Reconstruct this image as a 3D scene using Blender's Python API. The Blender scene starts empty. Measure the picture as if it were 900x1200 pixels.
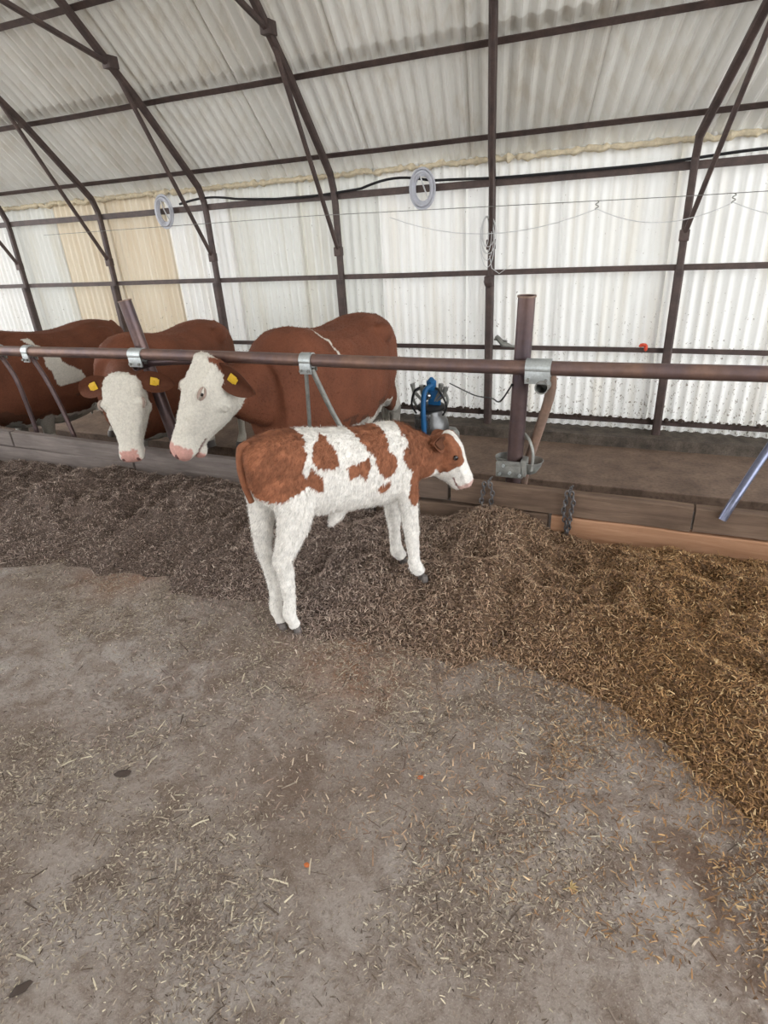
import bpy, bmesh, math, random
import numpy as np
from mathutils import Vector, Matrix, noise
PI = math.pi
sc = bpy.context.scene
COL = sc.collection
random.seed(7)
rng = np.random.default_rng(7)

# ------------------------------------------------------------------ camera
cam_d = bpy.data.cameras.new('camera'); cam = bpy.data.objects.new('camera', cam_d); COL.objects.link(cam)
cam_d.sensor_fit = 'HORIZONTAL'; cam_d.sensor_width = 36.0; cam_d.lens = 36.0 * 701.0 / 900.0
cam_d.clip_start = 0.02; cam_d.clip_end = 200
VL = Vector((-1677.0, 229.0, -701.0)).normalized(); VD = Vector((95.0, -1450.0, -701.0)).normalized()
AX = -VL; AZ = -VD; AZ = (AZ - AZ.dot(AX) * AX).normalized(); AY = AZ.cross(AX)
Mc = Matrix((AX, AY, AZ)).to_4x4(); Mc.translation = Vector((0, 0, 1.6))
cam.matrix_world = Mc
sc.camera = cam

# ------------------------------------------------------------------ world (overcast sky through the open side of the barn) and exposure
w = bpy.data.worlds.new('World'); sc.world = w; w.use_nodes = True
bg = w.node_tree.nodes['Background']; bg.inputs[0].default_value = (0.95, 0.975, 1.0, 1); bg.inputs[1].default_value = 4.6
sc.view_settings.view_transform = 'Standard'; sc.view_settings.look = 'None'
sc.view_settings.gamma = 1.0; sc.view_settings.use_curve_mapping = False
sc.view_settings.exposure = 0.08

# ------------------------------------------------------------------ materials
class NT:
    def __init__(s, name):
        s.m = bpy.data.materials.new(name); s.m.use_nodes = True
        s.t = s.m.node_tree; s.b = s.t.nodes['Principled BSDF']; s.out = s.t.nodes['Material Output']
        s.tc = s.t.nodes.new('ShaderNodeTexCoord')
    def N(s, typ, **kw):
        n = s.t.nodes.new(typ)
        for k, v in kw.items():
            if k.startswith('i_'):
                key = k[2:]; key = int(key) if key.isdigit() else key.replace('_', ' ')
                n.inputs[key].default_value = v
            else: setattr(n, k, v)
        return n
    def L(s, a, b): s.t.links.new(a, b)
    def coord(s, scale=(1, 1, 1), kind='Object', rot=(0, 0, 0)):
        mp = s.N('ShaderNodeMapping'); mp.inputs['Scale'].default_value = scale; mp.inputs['Rotation'].default_value = rot
        s.L(s.tc.outputs[kind], mp.inputs['Vector']); return mp.outputs[0]
    def noise(s, scale, vec=None, detail=4, rough=.55, dist=0):
        n = s.N('ShaderNodeTexNoise'); n.inputs['Scale'].default_value = scale; n.inputs['Detail'].default_value = detail
        n.inputs['Roughness'].default_value = rough; n.inputs['Distortion'].default_value = dist
        s.L(vec if vec is not None else s.coord(), n.inputs['Vector']); return n.outputs['Fac']
    def ramp(s, fac, stops):
        r = s.N('ShaderNodeValToRGB'); e = r.color_ramp.elements
        while len(e) < len(stops): e.new(.5)
        for el, (p, c) in zip(e, stops):
            el.position = p; el.color = (c, c, c, 1) if isinstance(c, (int, float)) else (*c, 1)
        s.L(fac, r.inputs[0]); return r.outputs[0]
    def mix(s, fac, a, b, mode='MIX'):
        n = s.N('ShaderNodeMix', data_type='RGBA', blend_type=mode)
        for sock, v in ((n.inputs[0], fac), (n.inputs[6], a), (n.inputs[7], b)):
            if hasattr(v, 'is_output') or hasattr(v, 'links'): s.L(v, sock)
            elif isinstance(v, tuple): sock.default_value = (*v, 1) if len(v) == 3 else v
            else: sock.default_value = v
        return n.outputs[2]
    def base(s, c):
        if isinstance(c, tuple): s.b.inputs['Base Color'].default_value = (*c, 1)
        else: s.L(c, s.b.inputs['Base Color'])
    def bump(s, h, strength=.4, dist=.01):
        b = s.N('ShaderNodeBump'); b.inputs['Strength'].default_value = strength; b.inputs['Distance'].default_value = dist
        s.L(h, b.inputs['Height']); s.L(b.outputs[0], s.b.inputs['Normal'])
    def set(s, rough=.7, metal=0, spec=.3):
        s.b.inputs['Roughness'].default_value = rough; s.b.inputs['Metallic'].default_value = metal
        s.b.inputs['Specular IOR Level'].default_value = spec; return s.m

def mat_metal(name, c1, c2, rough=.55, metal=.3, scale=9, bump=.25):
    n = NT(name); f = n.noise(scale, detail=6, rough=.65); g = n.noise(scale * 7, detail=3)
    n.base(n.mix(n.ramp(g, [(.35, 0.), (.7, .5)]), n.ramp(f, [(.35, c1), (.65, c2)]), tuple(x * .6 for x in c2)))
    n.bump(g, bump, .003); return n.set(rough, metal, .4)

def mat_sheet(name, c, stain, amount, transl, dirt):
    n = NT(name)
    v = n.coord((5, 5, .35)); st = n.noise(1.3, v, 6, .6)
    sp = n.noise(38, n.coord((1, 1, .8)), 4, .7)
    f = n.noise(2.2, detail=5)
    col = n.mix(n.ramp(st, [(.48, 0.), (.75, amount)]), c, stain)
    col = n.mix(n.ramp(f, [(.3, 0.), (.8, .3)]), col, tuple(x * .84 for x in c))
    # splashes of muck that get denser towards the ground
    geo = n.N('ShaderNodeSeparateXYZ'); g0 = n.N('ShaderNodeNewGeometry'); n.L(g0.outputs['Position'], geo.inputs[0])
    mr = n.N('ShaderNodeMapRange', i_1=1.3, i_2=-.4, i_3=.0, i_4=.11); n.L(geo.outputs[2], mr.inputs[0])
    th = n.N('ShaderNodeMath', operation='SUBTRACT', i_0=.70); n.L(mr.outputs[0], th.inputs[1])
    gt = n.N('ShaderNodeMath', operation='GREATER_THAN'); n.L(sp, gt.inputs[0]); n.L(th.outputs[0], gt.inputs[1])
    ml = n.N('ShaderNodeMath', operation='MULTIPLY', i_1=dirt); n.L(gt.outputs[0], ml.inputs[0])
    col = n.mix(ml.outputs[0], col, (.16, .12, .08))
    n.base(col); n.bump(n.noise(60, detail=2), .15, .002); n.set(.55, 0, .3)
    if transl > 0:
        tr = n.N('ShaderNodeBsdfTranslucent'); n.L(col, tr.inputs[0])
        mx = n.N('ShaderNodeMixShader', i_0=transl); n.L(n.b.outputs[0], mx.inputs[1]); n.L(tr.outputs[0], mx.inputs[2])
        n.L(mx.outputs[0], n.out.inputs[0])
    return n.m

M = {}
M['sheet'] = mat_sheet('white_corrugated_sheet', (.80, .795, .77), (.60, .52, .38), .45, .12, .8)
M['sheet_warm'] = mat_sheet('yellowed_corrugated_sheet', (.70, .62, .49), (.55, .42, .26), .7, .11, .6)
M['sheet_grey'] = mat_sheet('greyish_corrugated_sheet', (.70, .70, .66), (.55, .50, .38), .6, .11, .8)
M['roof'] = mat_sheet('grey_roof_sheet', (.66, .645, .60), (.46, .40, .30), .5, .05, 0)
M['roof2'] = mat_sheet('grey_roof_sheet_darker', (.60, .58, .53), (.42, .36, .27), .65, .05, 0)
M['steel'] = mat_metal('dark_painted_steel', (.060, .044, .042), (.115, .080, .070), .55, .2)
M['rail'] = mat_metal('rusty_rail_pipe', (.14, .10, .105), (.24, .145, .11), .42, .45, 5)
M['post'] = mat_metal('dark_pipe_post', (.085, .065, .075), (.15, .095, .085), .38, .5, 5)
M['rust'] = mat_metal('light_rusty_pipe', (.20, .14, .11), (.30, .19, .14), .6, .2, 8)
M['galv'] = mat_metal('galvanised_steel', (.42, .45, .46), (.56, .60, .60), .38, .65, 14)
M['darkgalv'] = mat_metal('weathered_galvanised_steel', (.20, .20, .19), (.34, .34, .31), .5, .5, 14)
M['chain'] = mat_metal('chain_steel', (.09, .085, .09), (.20, .19, .19), .4, .7, 30)
def simple(name, c, rough=.6, metal=0, spec=.4, var=.25, scale=12):
    n = NT(name); f = n.noise(scale)
    n.base(n.mix(n.ramp(f, [(.3, 0.), (.75, 1.)]), c, tuple(x * (1 - var) for x in c))); return n.set(rough, metal, spec)
M['black'] = simple('black_rubber', (.018, .018, .02), .5)
M['cable'] = simple('black_cable', (.02, .02, .022), .5)
M['grey_wire'] = simple('white_cable', (.62, .62, .62), .5)
M['coil'] = simple('pale_grey_hose', (.55, .56, .62), .45)
M['blue'] = simple('blue_plastic', (.015, .12, .30), .4)
M['steelbright'] = mat_metal('stainless_steel', (.42, .43, .44), (.60, .61, .62), .25, .9, 6, .08)
M['red'] = simple('orange_red_rag', (.75, .09, .04), .7)
M['yellow'] = simple('yellow_plastic_tag', (.80, .50, .03), .45)
M['eye'] = simple('dark_eye', (.012, .008, .007), .12, 0, .6)
M['nostril'] = simple('dark_nostril', (.13, .05, .045), .5)
M['hoof'] = simple('grey_hoof', (.17, .15, .14), .5)
M['orange'] = simple('orange_carrot_bit', (.55, .15, .04), .6)
M['leaf'] = simple('dry_leaf', (.50, .36, .16), .7)
M['darkbit'] = simple('dark_clod', (.07, .05, .04), .9)
M['foam'] = simple('yellowed_foam', (.74, .64, .46), .85, 0, .2, .35, 25)

def mat_wood(name, c1, c2, dark=.5):
    n = NT(name); v = n.coord((1.2, 14, 14)); g = n.noise(2.5, v, 6, .65, .6)
    col = n.ramp(g, [(.3, c1), (.7, c2)])
    d = n.noise(3.0, n.coord((1, 2, 2)), 5); col = n.mix(n.ramp(d, [(.4, 0.), (.75, dark)]), col, tuple(x * .35 for x in c1))
    n.base(col); n.bump(g, .5, .006); return n.set(.75, 0, .25)
M['wood'] = mat_wood('weathered_plank', (.105, .068, .048), (.20, .135, .095))
M['wood_grey'] = mat_wood('grey_worn_plank', (.145, .120, .110), (.25, .21, .19), .35)
M['wood_tan'] = mat_wood('tan_plank', (.30, .155, .085), (.44, .25, .15), .2)
M['wood_dark'] = mat_wood('dark_damp_plank', (.085, .06, .045), (.15, .105, .08))

def mat_floor():
    n = NT('dusty_concrete_floor')
    a = n.noise(1.3, detail=8, rough=.6); b = n.noise(7, detail=8, rough=.65, dist=.4); c = n.noise(60, detail=6, rough=.7); d = n.noise(220, detail=3)
    col = n.ramp(a, [(.33, (.25, .195, .158)), (.5, (.35, .295, .258)), (.68, (.44, .395, .365))])
    col = n.mix(n.ramp(b, [(.45, 0.), (.62, .8)]), col, (.19, .138, .105))
    col = n.mix(n.ramp(c, [(.5, 0.), (.68, .6)]), col, (.13, .095, .075))
    col = n.mix(n.ramp(d, [(.56, 0.), (.7, .5)]), col, (.50, .45, .38))
    # orange bran spilled beside the feed
    for (x, y, r, k) in ((-1.05, 1.78, .38, .6), (-2.45, 1.95, .35, .6), (-.85, 1.6, .3, .4)):
        g0 = n.N('ShaderNodeNewGeometry'); vm = n.N('ShaderNodeVectorMath', operation='DISTANCE'); vm.inputs[1].default_value = (x, y, 0)
        n.L(g0.outputs['Position'], vm.inputs[0])
        mr = n.N('ShaderNodeMapRange', i_1=r, i_2=r * .25, i_3=0., i_4=k); n.L(vm.outputs['Value'], mr.inputs[0])
        mm = n.N('ShaderNodeMath', operation='MULTIPLY'); n.L(mr.outputs[0], mm.inputs[0]); n.L(n.ramp(b, [(.3, .25), (.6, 1.)]), mm.inputs[1])
        col = n.mix(mm.outputs[0], col, (.36, .17, .09))
    for (x, y, r, k) in ((.35, 1.25, .35, .7), (.55, 1.0, .3, .6), (-1.5, 1.35, .28, .35), (-.9, 1.1, .22, .3)):
        g0 = n.N('ShaderNodeNewGeometry'); vm = n.N('ShaderNodeVectorMath', operation='DISTANCE'); vm.inputs[1].default_value = (x, y, 0)
        n.L(g0.outputs['Position'], vm.inputs[0])
        mr = n.N('ShaderNodeMapRange', i_1=r, i_2=r * .3, i_3=0., i_4=k); n.L(vm.outputs['Value'], mr.inputs[0])
        mm = n.N('ShaderNodeMath', operation='MULTIPLY'); n.L(mr.outputs[0], mm.inputs[0]); n.L(n.ramp(b, [(.42, .0), (.55, 1.)]), mm.inputs[1])
        col = n.mix(mm.outputs[0], col, (.15, .09, .06))
    n.base(col)
    ad = n.N('ShaderNodeMath', operation='ADD'); n.L(b, ad.inputs[0]); n.L(c, ad.inputs[1])
    n.bump(ad.outputs[0], .8, .016); return n.set(.85, 0, .25)
M['floor'] = mat_floor()
def mat_ground(name, c1, c2, sc_=4):
    n = NT(name); a = n.noise(sc_, n.coord((1, 1, 1)), 8, .65); b = n.noise(sc_ * 9, detail=5)
    col = n.mix(n.ramp(b, [(.45, 0.), (.7, .5)]), n.ramp(a, [(.35, c1), (.65, c2)]), tuple(x * .5 for x in c1))
    n.base(col); n.bump(b, .5, .01); return n.set(.7, 0, .3)
M['mat'] = mat_ground('brown_stall_floor', (.12, .080, .058), (.22, .15, .11))
M['stall'] = mat_ground('dirty_stall_concrete', (.045, .035, .03), (.085, .065, .052))
M['footing'] = mat_ground('dark_wall_footing', (.06, .048, .038), (.15, .12, .095), 9)
M['outside'] = mat_ground('yard_gravel', (.40, .38, .35), (.50, .47, .43))

def mat_attr(name, rough=.8, bscale=0, var=.15, bd=.004, vscale=40, hair=False):
    n = NT(name); at = n.N('ShaderNodeAttribute', attribute_name='col')
    c = n.noise(vscale, detail=4)
    n.base(n.mix(n.ramp(c, [(.35, 0.), (.7, 1.)]), at.outputs['Color'], n.mix(1., at.outputs['Color'], (1 - var * 2,) * 3, 'MULTIPLY')))
    if bscale: n.bump(n.noise(bscale, n.coord((1, 1, .45) if hair else (1, 1, 1)), 4), .6, bd)
    n.set(rough, 0, .2)
    return n.m
M['coat'] = mat_attr('short_cattle_coat', .75, 140, .09, .004, 70, True)
M['fluff'] = mat_attr('fluffy_calf_coat', .85, 150, .12, .006, 40, True)
M['hair'] = mat_attr('hair_tuft', .8, 0, .1)
M['straw'] = mat_attr('straw_pieces', .7, 0, .15)
M['pile'] = mat_attr('silage_mass', .95, 90, .45, .02, 120)

# ------------------------------------------------------------------ mesh builder
class MB:
    def __init__(s): s.v = []; s.f = []
    def add(s, vs, fs):
        o = len(s.v); s.v += [tuple(p) for p in vs]; s.f += [tuple(i + o for i in f) for f in fs]; return s
    def box(s, a, b, bev=0.0, m=None):
        bm = bmesh.new(); bmesh.ops.create_cube(bm, size=1)
        for v in bm.verts:
            v.co = Vector([(a[i] + b[i]) / 2 + v.co[i] * (b[i] - a[i]) for i in range(3)])
        if bev: bmesh.ops.bevel(bm, geom=bm.edges[:], offset=bev, segments=2, affect='EDGES', profile=.6)
        if m is not None: bm.transform(m)
        s.add([v.co[:] for v in bm.verts], [[v.index for v in f.verts] for f in bm.faces]) if bm.verts.index_update() is None else 0
        bm.free(); return s
    def tube(s, pts, r, seg=12, caps=True, closed=False):
        pts = [Vector(p) for p in pts]; n = len(pts)
        rs = r if isinstance(r, (list, tuple)) else [r] * n
        up = None; vs = []
        for i, p in enumerate(pts):
            if closed: t = pts[(i + 1) % n] - pts[i - 1]
            else: t = pts[min(i + 1, n - 1)] - pts[max(i - 1, 0)]
            t.normalize()
            if up is None: up = Vector((0, 0, 1)) if abs(t.z) < .9 else Vector((0, 1, 0))
            a = t.cross(up).normalized(); b = a.cross(t).normalized(); up = b
            for k in range(seg):
                an = 2 * PI * k / seg; vs.append(p + (a * math.cos(an) + b * math.sin(an)) * rs[i])
        fs = []
        for i in range(n if closed else n - 1):
            j = (i + 1) % n
            for k in range(seg):
                k2 = (k + 1) % seg; fs.append((i * seg + k, i * seg + k2, j * seg + k2, j * seg + k))
        if caps and not closed:
            fs.append(tuple(range(seg - 1, -1, -1))); fs.append(tuple((n - 1) * seg + k for k in range(seg)))
        return s.add(vs, fs)
    def pipe(s, p, q, r, wall=.006, seg=20, openend=(False, True)):   # hollow pipe with open ends
        p = Vector(p); q = Vector(q); t = (q - p).normalized()
        up = Vector((0, 0, 1)) if abs(t.z) < .9 else Vector((0, 1, 0)); a = t.cross(up).normalized(); b = a.cross(t)
        prof = [(0, r, p), (0, r, q), (0, r - wall, q), (0, r - wall, q - t * .12)]
        vs = []
        for _, rr, c in prof:
            for k in range(seg):
                an = 2 * PI * k / seg; vs.append(c + (a * math.cos(an) + b * math.sin(an)) * rr)
        fs = []
        for i in range(3):
            for k in range(seg):
                k2 = (k + 1) % seg; fs.append((i * seg + k, i * seg + k2, (i + 1) * seg + k2, (i + 1) * seg + k))
        fs.append(tuple(range(seg - 1, -1, -1))); fs.append(tuple(3 * seg + k for k in range(seg)))
        return s.add(vs, fs)
    def lathe(s, prof, c=(0, 0, 0), seg=24, m=None):
        vs = []
        for r, z in prof:
            for k in range(seg):
                an = 2 * PI * k / seg; v = Vector((r * math.cos(an), r * math.sin(an), z))
                if m is not None: v = m @ v
                vs.append(v + Vector(c))
        fs = []
        for i in range(len(prof) - 1):
            for k in range(seg):
                k2 = (k + 1) % seg; fs.append((i * seg + k, i * seg + k2, (i + 1) * seg + k2, (i + 1) * seg + k))
        fs.append(tuple(range(seg - 1, -1, -1))); fs.append(tuple((len(prof) - 1) * seg + k for k in range(seg)))
        return s.add(vs, fs)
    def ball(s, c, r, m=None, seg=14):
        r = r if isinstance(r, (tuple, list)) else (r, r, r)
        vs = []; fs = []; R = seg // 2
        for i in range(1, R):
            th = PI * i / R
            for k in range(seg):
                an = 2 * PI * k / seg
                v = Vector((math.sin(th) * math.cos(an) * r[0], math.sin(th) * math.sin(an) * r[1], math.cos(th) * r[2]))
                vs.append((m @ v if m is not None else v) + Vector(c))
        t = Vector((0, 0, r[2])); b = Vector((0, 0, -r[2]))
        if m is not None: t = m @ t; b = m @ b
        vs += [t + Vector(c), b + Vector(c)]; nt = len(vs) - 2
        for i in range(R - 2):
            for k in range(seg):
                k2 = (k + 1) % seg; fs.append((i * seg + k, (i + 1) * seg + k, (i + 1) * seg + k2, i * seg + k2))
        for k in range(seg):
            k2 = (k + 1) % seg; fs.append((nt, k, k2)); fs.append((nt + 1, (R - 2) * seg + k2, (R - 2) * seg + k))
        return s.add(vs, fs)
    def loft(s, rings, caps=True):
        n = len(rings[0]); vs = [p for r in rings for p in r]; fs = []
        for i in range(len(rings) - 1):
            for k in range(n):
                k2 = (k + 1) % n; fs.append((i * n + k, i * n + k2, (i + 1) * n + k2, (i + 1) * n + k))
        if caps: fs.append(tuple(range(n - 1, -1, -1))); fs.append(tuple((len(rings) - 1) * n + k for k in range(n)))
        return s.add(vs, fs)
    def mesh(s, name, off=(0, 0, 0)):
        me = bpy.data.meshes.new(name); o = Vector(off)
        me.from_pydata([(p[0] - o.x, p[1] - o.y, p[2] - o.z) for p in s.v], [], s.f); me.update(); return me
    def build(s, name, mat, parent=None, smooth=True, local=False, angle=40):
        off = (0, 0, 0)
        if parent is not None and not local:
            p = parent; off = Vector((0, 0, 0))
            while p is not None: off += p.location; p = p.parent
        me = s.mesh(name, off)
        bm = bmesh.new(); bm.from_mesh(me); bmesh.ops.recalc_face_normals(bm, faces=bm.faces[:]); bm.to_mesh(me); bm.free()
        if smooth: me.shade_smooth(); me.set_sharp_from_angle(angle=math.radians(angle))
        me.materials.append(mat)
        o = bpy.data.objects.new(name, me); COL.objects.link(o); o.parent = parent; return o

def tag(o, label, cat, group=None, kind=None):
    if label: o['label'] = label
    if cat: o['category'] = cat
    if group: o['group'] = group
    if kind: o['kind'] = kind
    return o
def empty(name, loc=(0, 0, 0), rz=0):
    o = bpy.data.objects.new(name, None); COL.objects.link(o); o.location = loc; o.rotation_euler = (0, 0, rz); o.empty_display_size = .1
    return o
def thing(name, label, cat, loc=(0, 0, 0), rz=0, group=None):
    return tag(empty(name, loc, rz), label, cat, group)
def struct(o): o['kind'] = 'structure'; return o
def set_cols(me, cols, domain='POINT'):
    a = me.color_attributes.new('col', 'FLOAT_COLOR', domain)
    c = np.ones((len(cols), 4), np.float32); c[:, :3] = cols; a.data.foreach_set('color', c.ravel())

# ------------------------------------------------------------------ setting: floor, stall, wall, roof
KY = 2.95     # face of the feed kerb
WY = 6.2      # line of the long wall
SZ = -.5      # stall floor level
b = MB()      # the passage floor, slightly uneven
nx, ny = 90, 90
xs = np.linspace(-13, 4.5, nx); ys = np.linspace(-6.4, KY + .02, ny)
vs = [(x, y, .006 * noise.noise((x * 1.5, y * 1.5, 0))) for y in ys for x in xs]
fs = [(j * nx + i, j * nx + i + 1, (j + 1) * nx + i + 1, (j + 1) * nx + i) for j in range(ny - 1) for i in range(nx - 1)]
b.add(vs, fs); struct(b.build('floor', M['floor']))
b = MB().box((-13, KY + .09, SZ - .1), (4.5, 4.62, SZ)); struct(b.build('floor_stall', M['stall'], smooth=False))
b = MB().box((-13, 4.62, SZ - .35), (4.5, 4.98, SZ - .25)); struct(b.build('floor_gutter', M['stall'], smooth=False))
b = MB().box((-13, 4.93, SZ - .3), (4.5, 5.97, SZ), .01); struct(b.build('floor_walkway', M['mat'], smooth=False))
b = MB().box((-13, KY + .02, SZ - .3), (4.5, KY + .10, -.005)); struct(b.build('trim_1', M['stall'], smooth=False))
# rough concrete footing under the wall
def rough_bar(x0, x1, y0, y1, z0, z1, step=.12, amp=.012):
    m = MB(); rings = []; n = int((x1 - x0) / step)
    for i in range(n + 1):
        x = x0 + (x1 - x0) * i / n; q = lambda k: amp * noise.noise((x * 6, k * 3.1, 1))
        rings.append([(x, y0 + q(1), z0), (x, y0 + q(2), (z0 + z1) / 2), (x, y0 + .02 + q(3), z1 + q(4)), (x, (y0 + y1) / 2, z1 + q(5)), (x, y1, z1 + q(6)), (x, y1, z0)])
    return m.loft(rings)
struct(rough_bar(-13, 4.5, 5.93, 6.4, SZ - .1, -.405).build('trim_2', M['footing'], smooth=False))
b = MB().add([(-60, -60, -.75), (60, -60, -.75), (60, 60, -.75), (-60, 60, -.75)], [(0, 1, 2, 3)])
struct(b.build('ground', M['outside'], smooth=False))

def corrugated(x0, x1, path, pitch, amp, flat=0.0, lift=0.0):
    """sheet corrugated along x following the (y, z) polyline path; waves displaced along the path normal"""
    m = MB(); per = 6 if flat == 0 else 4; n = max(2, int(round((x1 - x0) / pitch)) * per)
    P = [Vector((0, p[0], p[1])) for p in path]; rows = []
    for j, p in enumerate(P):
        t = (P[min(j + 1, len(P) - 1)] - P[max(j - 1, 0)]).normalized(); nn = Vector((0, t.z, -t.y))
        if nn.y < 0 and abs(nn.y) > .3: nn = -nn
        if nn.z < 0 and abs(nn.y) <= .3: nn = -nn
        row = []
        for i in range(n + 1):
            x = x0 + (x1 - x0) * i / n; ph = i / per * 2 * PI
            if flat: h = (1, .75, -1, -.75)[i % 4] * amp if False else (amp, amp, -amp, -amp)[i % 4]
            else: h = amp * math.sin(ph)
            if flat: x += (.18, -.18, .18, -.18)[i % 4] * pitch / 4
            row.append(p + nn * (h + lift) + Vector((x, 0, 0)))
        rows.append(row)
    vs = [v for r in rows for v in r]; W = n + 1
    fs = [(j * W + i, j * W + i + 1, (j + 1) * W + i + 1, (j + 1) * W + i) for j in range(len(rows) - 1) for i in range(n)]
    return m.add(vs, fs)

wall = struct(empty('wall_back', (-4, WY, -.4)))
SW = .92; x = -12.0; i = 0
rw = random.Random(3)
while x < 4.3:
    m = corrugated(x, x + SW + .03, [(WY + .05, -.43), (WY + .05, .4), (WY + .05, 1.25), (WY + .05, 2.10)], .092, .020, lift=(i % 2) * .004)
    mid = x + SW / 2
    key = 'sheet'
    if -7.9 < mid < -7.1: key = 'sheet_grey'
    elif -7.1 < mid < -5.6: key = 'sheet_warm'
    elif rw.random() < .2: key = 'sheet_grey'
    m.build('corrugated_sheet', M[key], wall, angle=60); x += SW; i += 1
# roof: from the eave up towards the ridge, three rows of sheets per slope
def roofpt(s):   # s = distance up the slope from the eave
    pts = [(6.30, 2.04), (6.12, 2.25), (5.50, 2.85), (4.86, 3.46), (3.3, 4.75), (1.7, 5.75), (0.0, 6.2)]
    for a, c in zip(pts, pts[1:]):
        d = math.hypot(c[0] - a[0], c[1] - a[1])
        if s <= d: return (a[0] + (c[0] - a[0]) * s / d, a[1] + (c[1] - a[1]) * s / d)
        s -= d
    return pts[-1]
def lean(x):   # the frames and sheets fan out a little towards the right-hand end
    return float(np.interp(x, [-5, -3.2, -1.57, .1, 2], [0, .06, .25, .44, .6]))
roof = struct(empty('ceiling', (-4, 3, 3)))
rows_ = [(0, .28, 1.20), (1.10, 1.6, 2.10), (2.02, 3.0, 4.1), (4.0, 5.0, 6.1), (6.0, 6.9, 7.9)]
RW = 1.02
for ri, segs in enumerate(rows_):
    x = -12.0; k = 0
    while x < 4.3:
        path = [roofpt(s) for s in segs]
        m = corrugated(x, x + RW + .03, path, .122 if ri < 3 else .17, .021, flat=1, lift=.006 * (ri % 2) + .003 * (k % 2))
        m.v = [(v[0] + lean(v[0]) * (6.1 - v[1]), v[1], v[2]) for v in m.v]
        m.build('roof_sheet', M['roof2' if rw.random() < .3 else 'roof'], roof, smooth=False); x += RW; k += 1
# the far slope behind the camera, joined; its long side stays partly open for sky light
# unseen wall added behind the camera to block light; open left for side light
m = corrugated(-1.5, 4.3, [(-WY, -.43), (-WY, 2.1)], .2, .014); tag(struct(m.build('wall_light_block', M['sheet'])), None, None)
m = corrugated(-12, 4.3, [(-p[0], p[1]) for p in [roofpt(s) for s in (.2, 2, 4, 6, 7.6)]], .34, .014)
tag(m.build('roof_slope', M['roof'], roof), 'opposite roof slope', None)

# foam bead along the eave
m = MB(); pts = []; rs = []
x = -12.0
while x < 4.3:
    pts.append((x, 6.205 + .010 * noise.noise((x * 9, 0, 0)), 2.062 + .030 * noise.noise((x * 6, 4, 0)) + .015 * noise.noise((x * 21, 4, 0)))); rs.append(.026 + .030 * noise.noise((x * 17, 9, 0))); x += .03
m.tube(pts, rs, 8); struct(m.build('trim_3', M['foam']))

# steel girts on the wall and purlins under the roof
def angle_bar(name, label, y, z, s, rot=0, x0=-12, x1=4.3, cat='steel bar', sag=0):
    m = MB(); t = s * .22; n = 24; rings = []
    c, sn = math.cos(rot), math.sin(rot)
    prof = [(0, 0), (s, 0), (s, t), (t, t), (t, s), (0, s)]
    for i in range(n + 1):
        xx = x0 + (x1 - x0) * i / n; dz = .008 * noise.noise((xx * .7, z * 3, 2))
        rings.append([(xx, y + (p - s / 2) * c - (q - s / 2) * sn, z + dz + (p - s / 2) * sn + (q - s / 2) * c) for p, q in prof])
    m.loft(rings); o = m.build(name, M['steel'], smooth=False); return tag(o, label, cat)
angle_bar('wall_girt', 'dark steel girt along the top of the white wall, carrying black cable', WY - .02, 1.875, .062)
angle_bar('wall_girt', 'dark steel girt halfway up the white corrugated wall', WY - .02, 1.10, .05)
angle_bar('wall_girt', 'dark steel girt low on the wall just above pipe rail height', WY - .02, .385, .045)
angle_bar('wall_girt', 'mucky dark steel girt at the very foot of the wall above the footing', WY - .02, -.30, .05)
angle_bar('roof_purlin', 'lowest dark steel roof purlin, just above the eave foam line', 6.06, 2.235, .048, PI / 4)
angle_bar('roof_purlin', 'second dark steel roof purlin up the slope from the eave', 5.50, 2.79, .050, PI / 4)
angle_bar('roof_purlin', 'highest dark steel roof purlin in view, crossing the top left corner', 4.84, 3.39, .052, PI / 4)
angle_bar('roof_purlin', 'upper dark steel roof purlin near the ridge', 3.3, 4.68, .058, PI / 4)

# muck clods lodged on the bottom girt
m = MB(); r_ = random.Random(5)
x = -6.0
while x < 1.6:
    s = r_.uniform(.008, .022); m.ball((x, WY - .05 + r_.uniform(-.01, .01), -.278 + s * .4), (s * 1.3, s, s * r_.uniform(.6, 1.5)), seg=6); x += r_.uniform(.02, .09)
tag(m.build('muck_clods', M['darkbit']), 'crumbs of dried muck lodged along the lowest wall girt', 'muck', kind='stuff')

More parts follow.
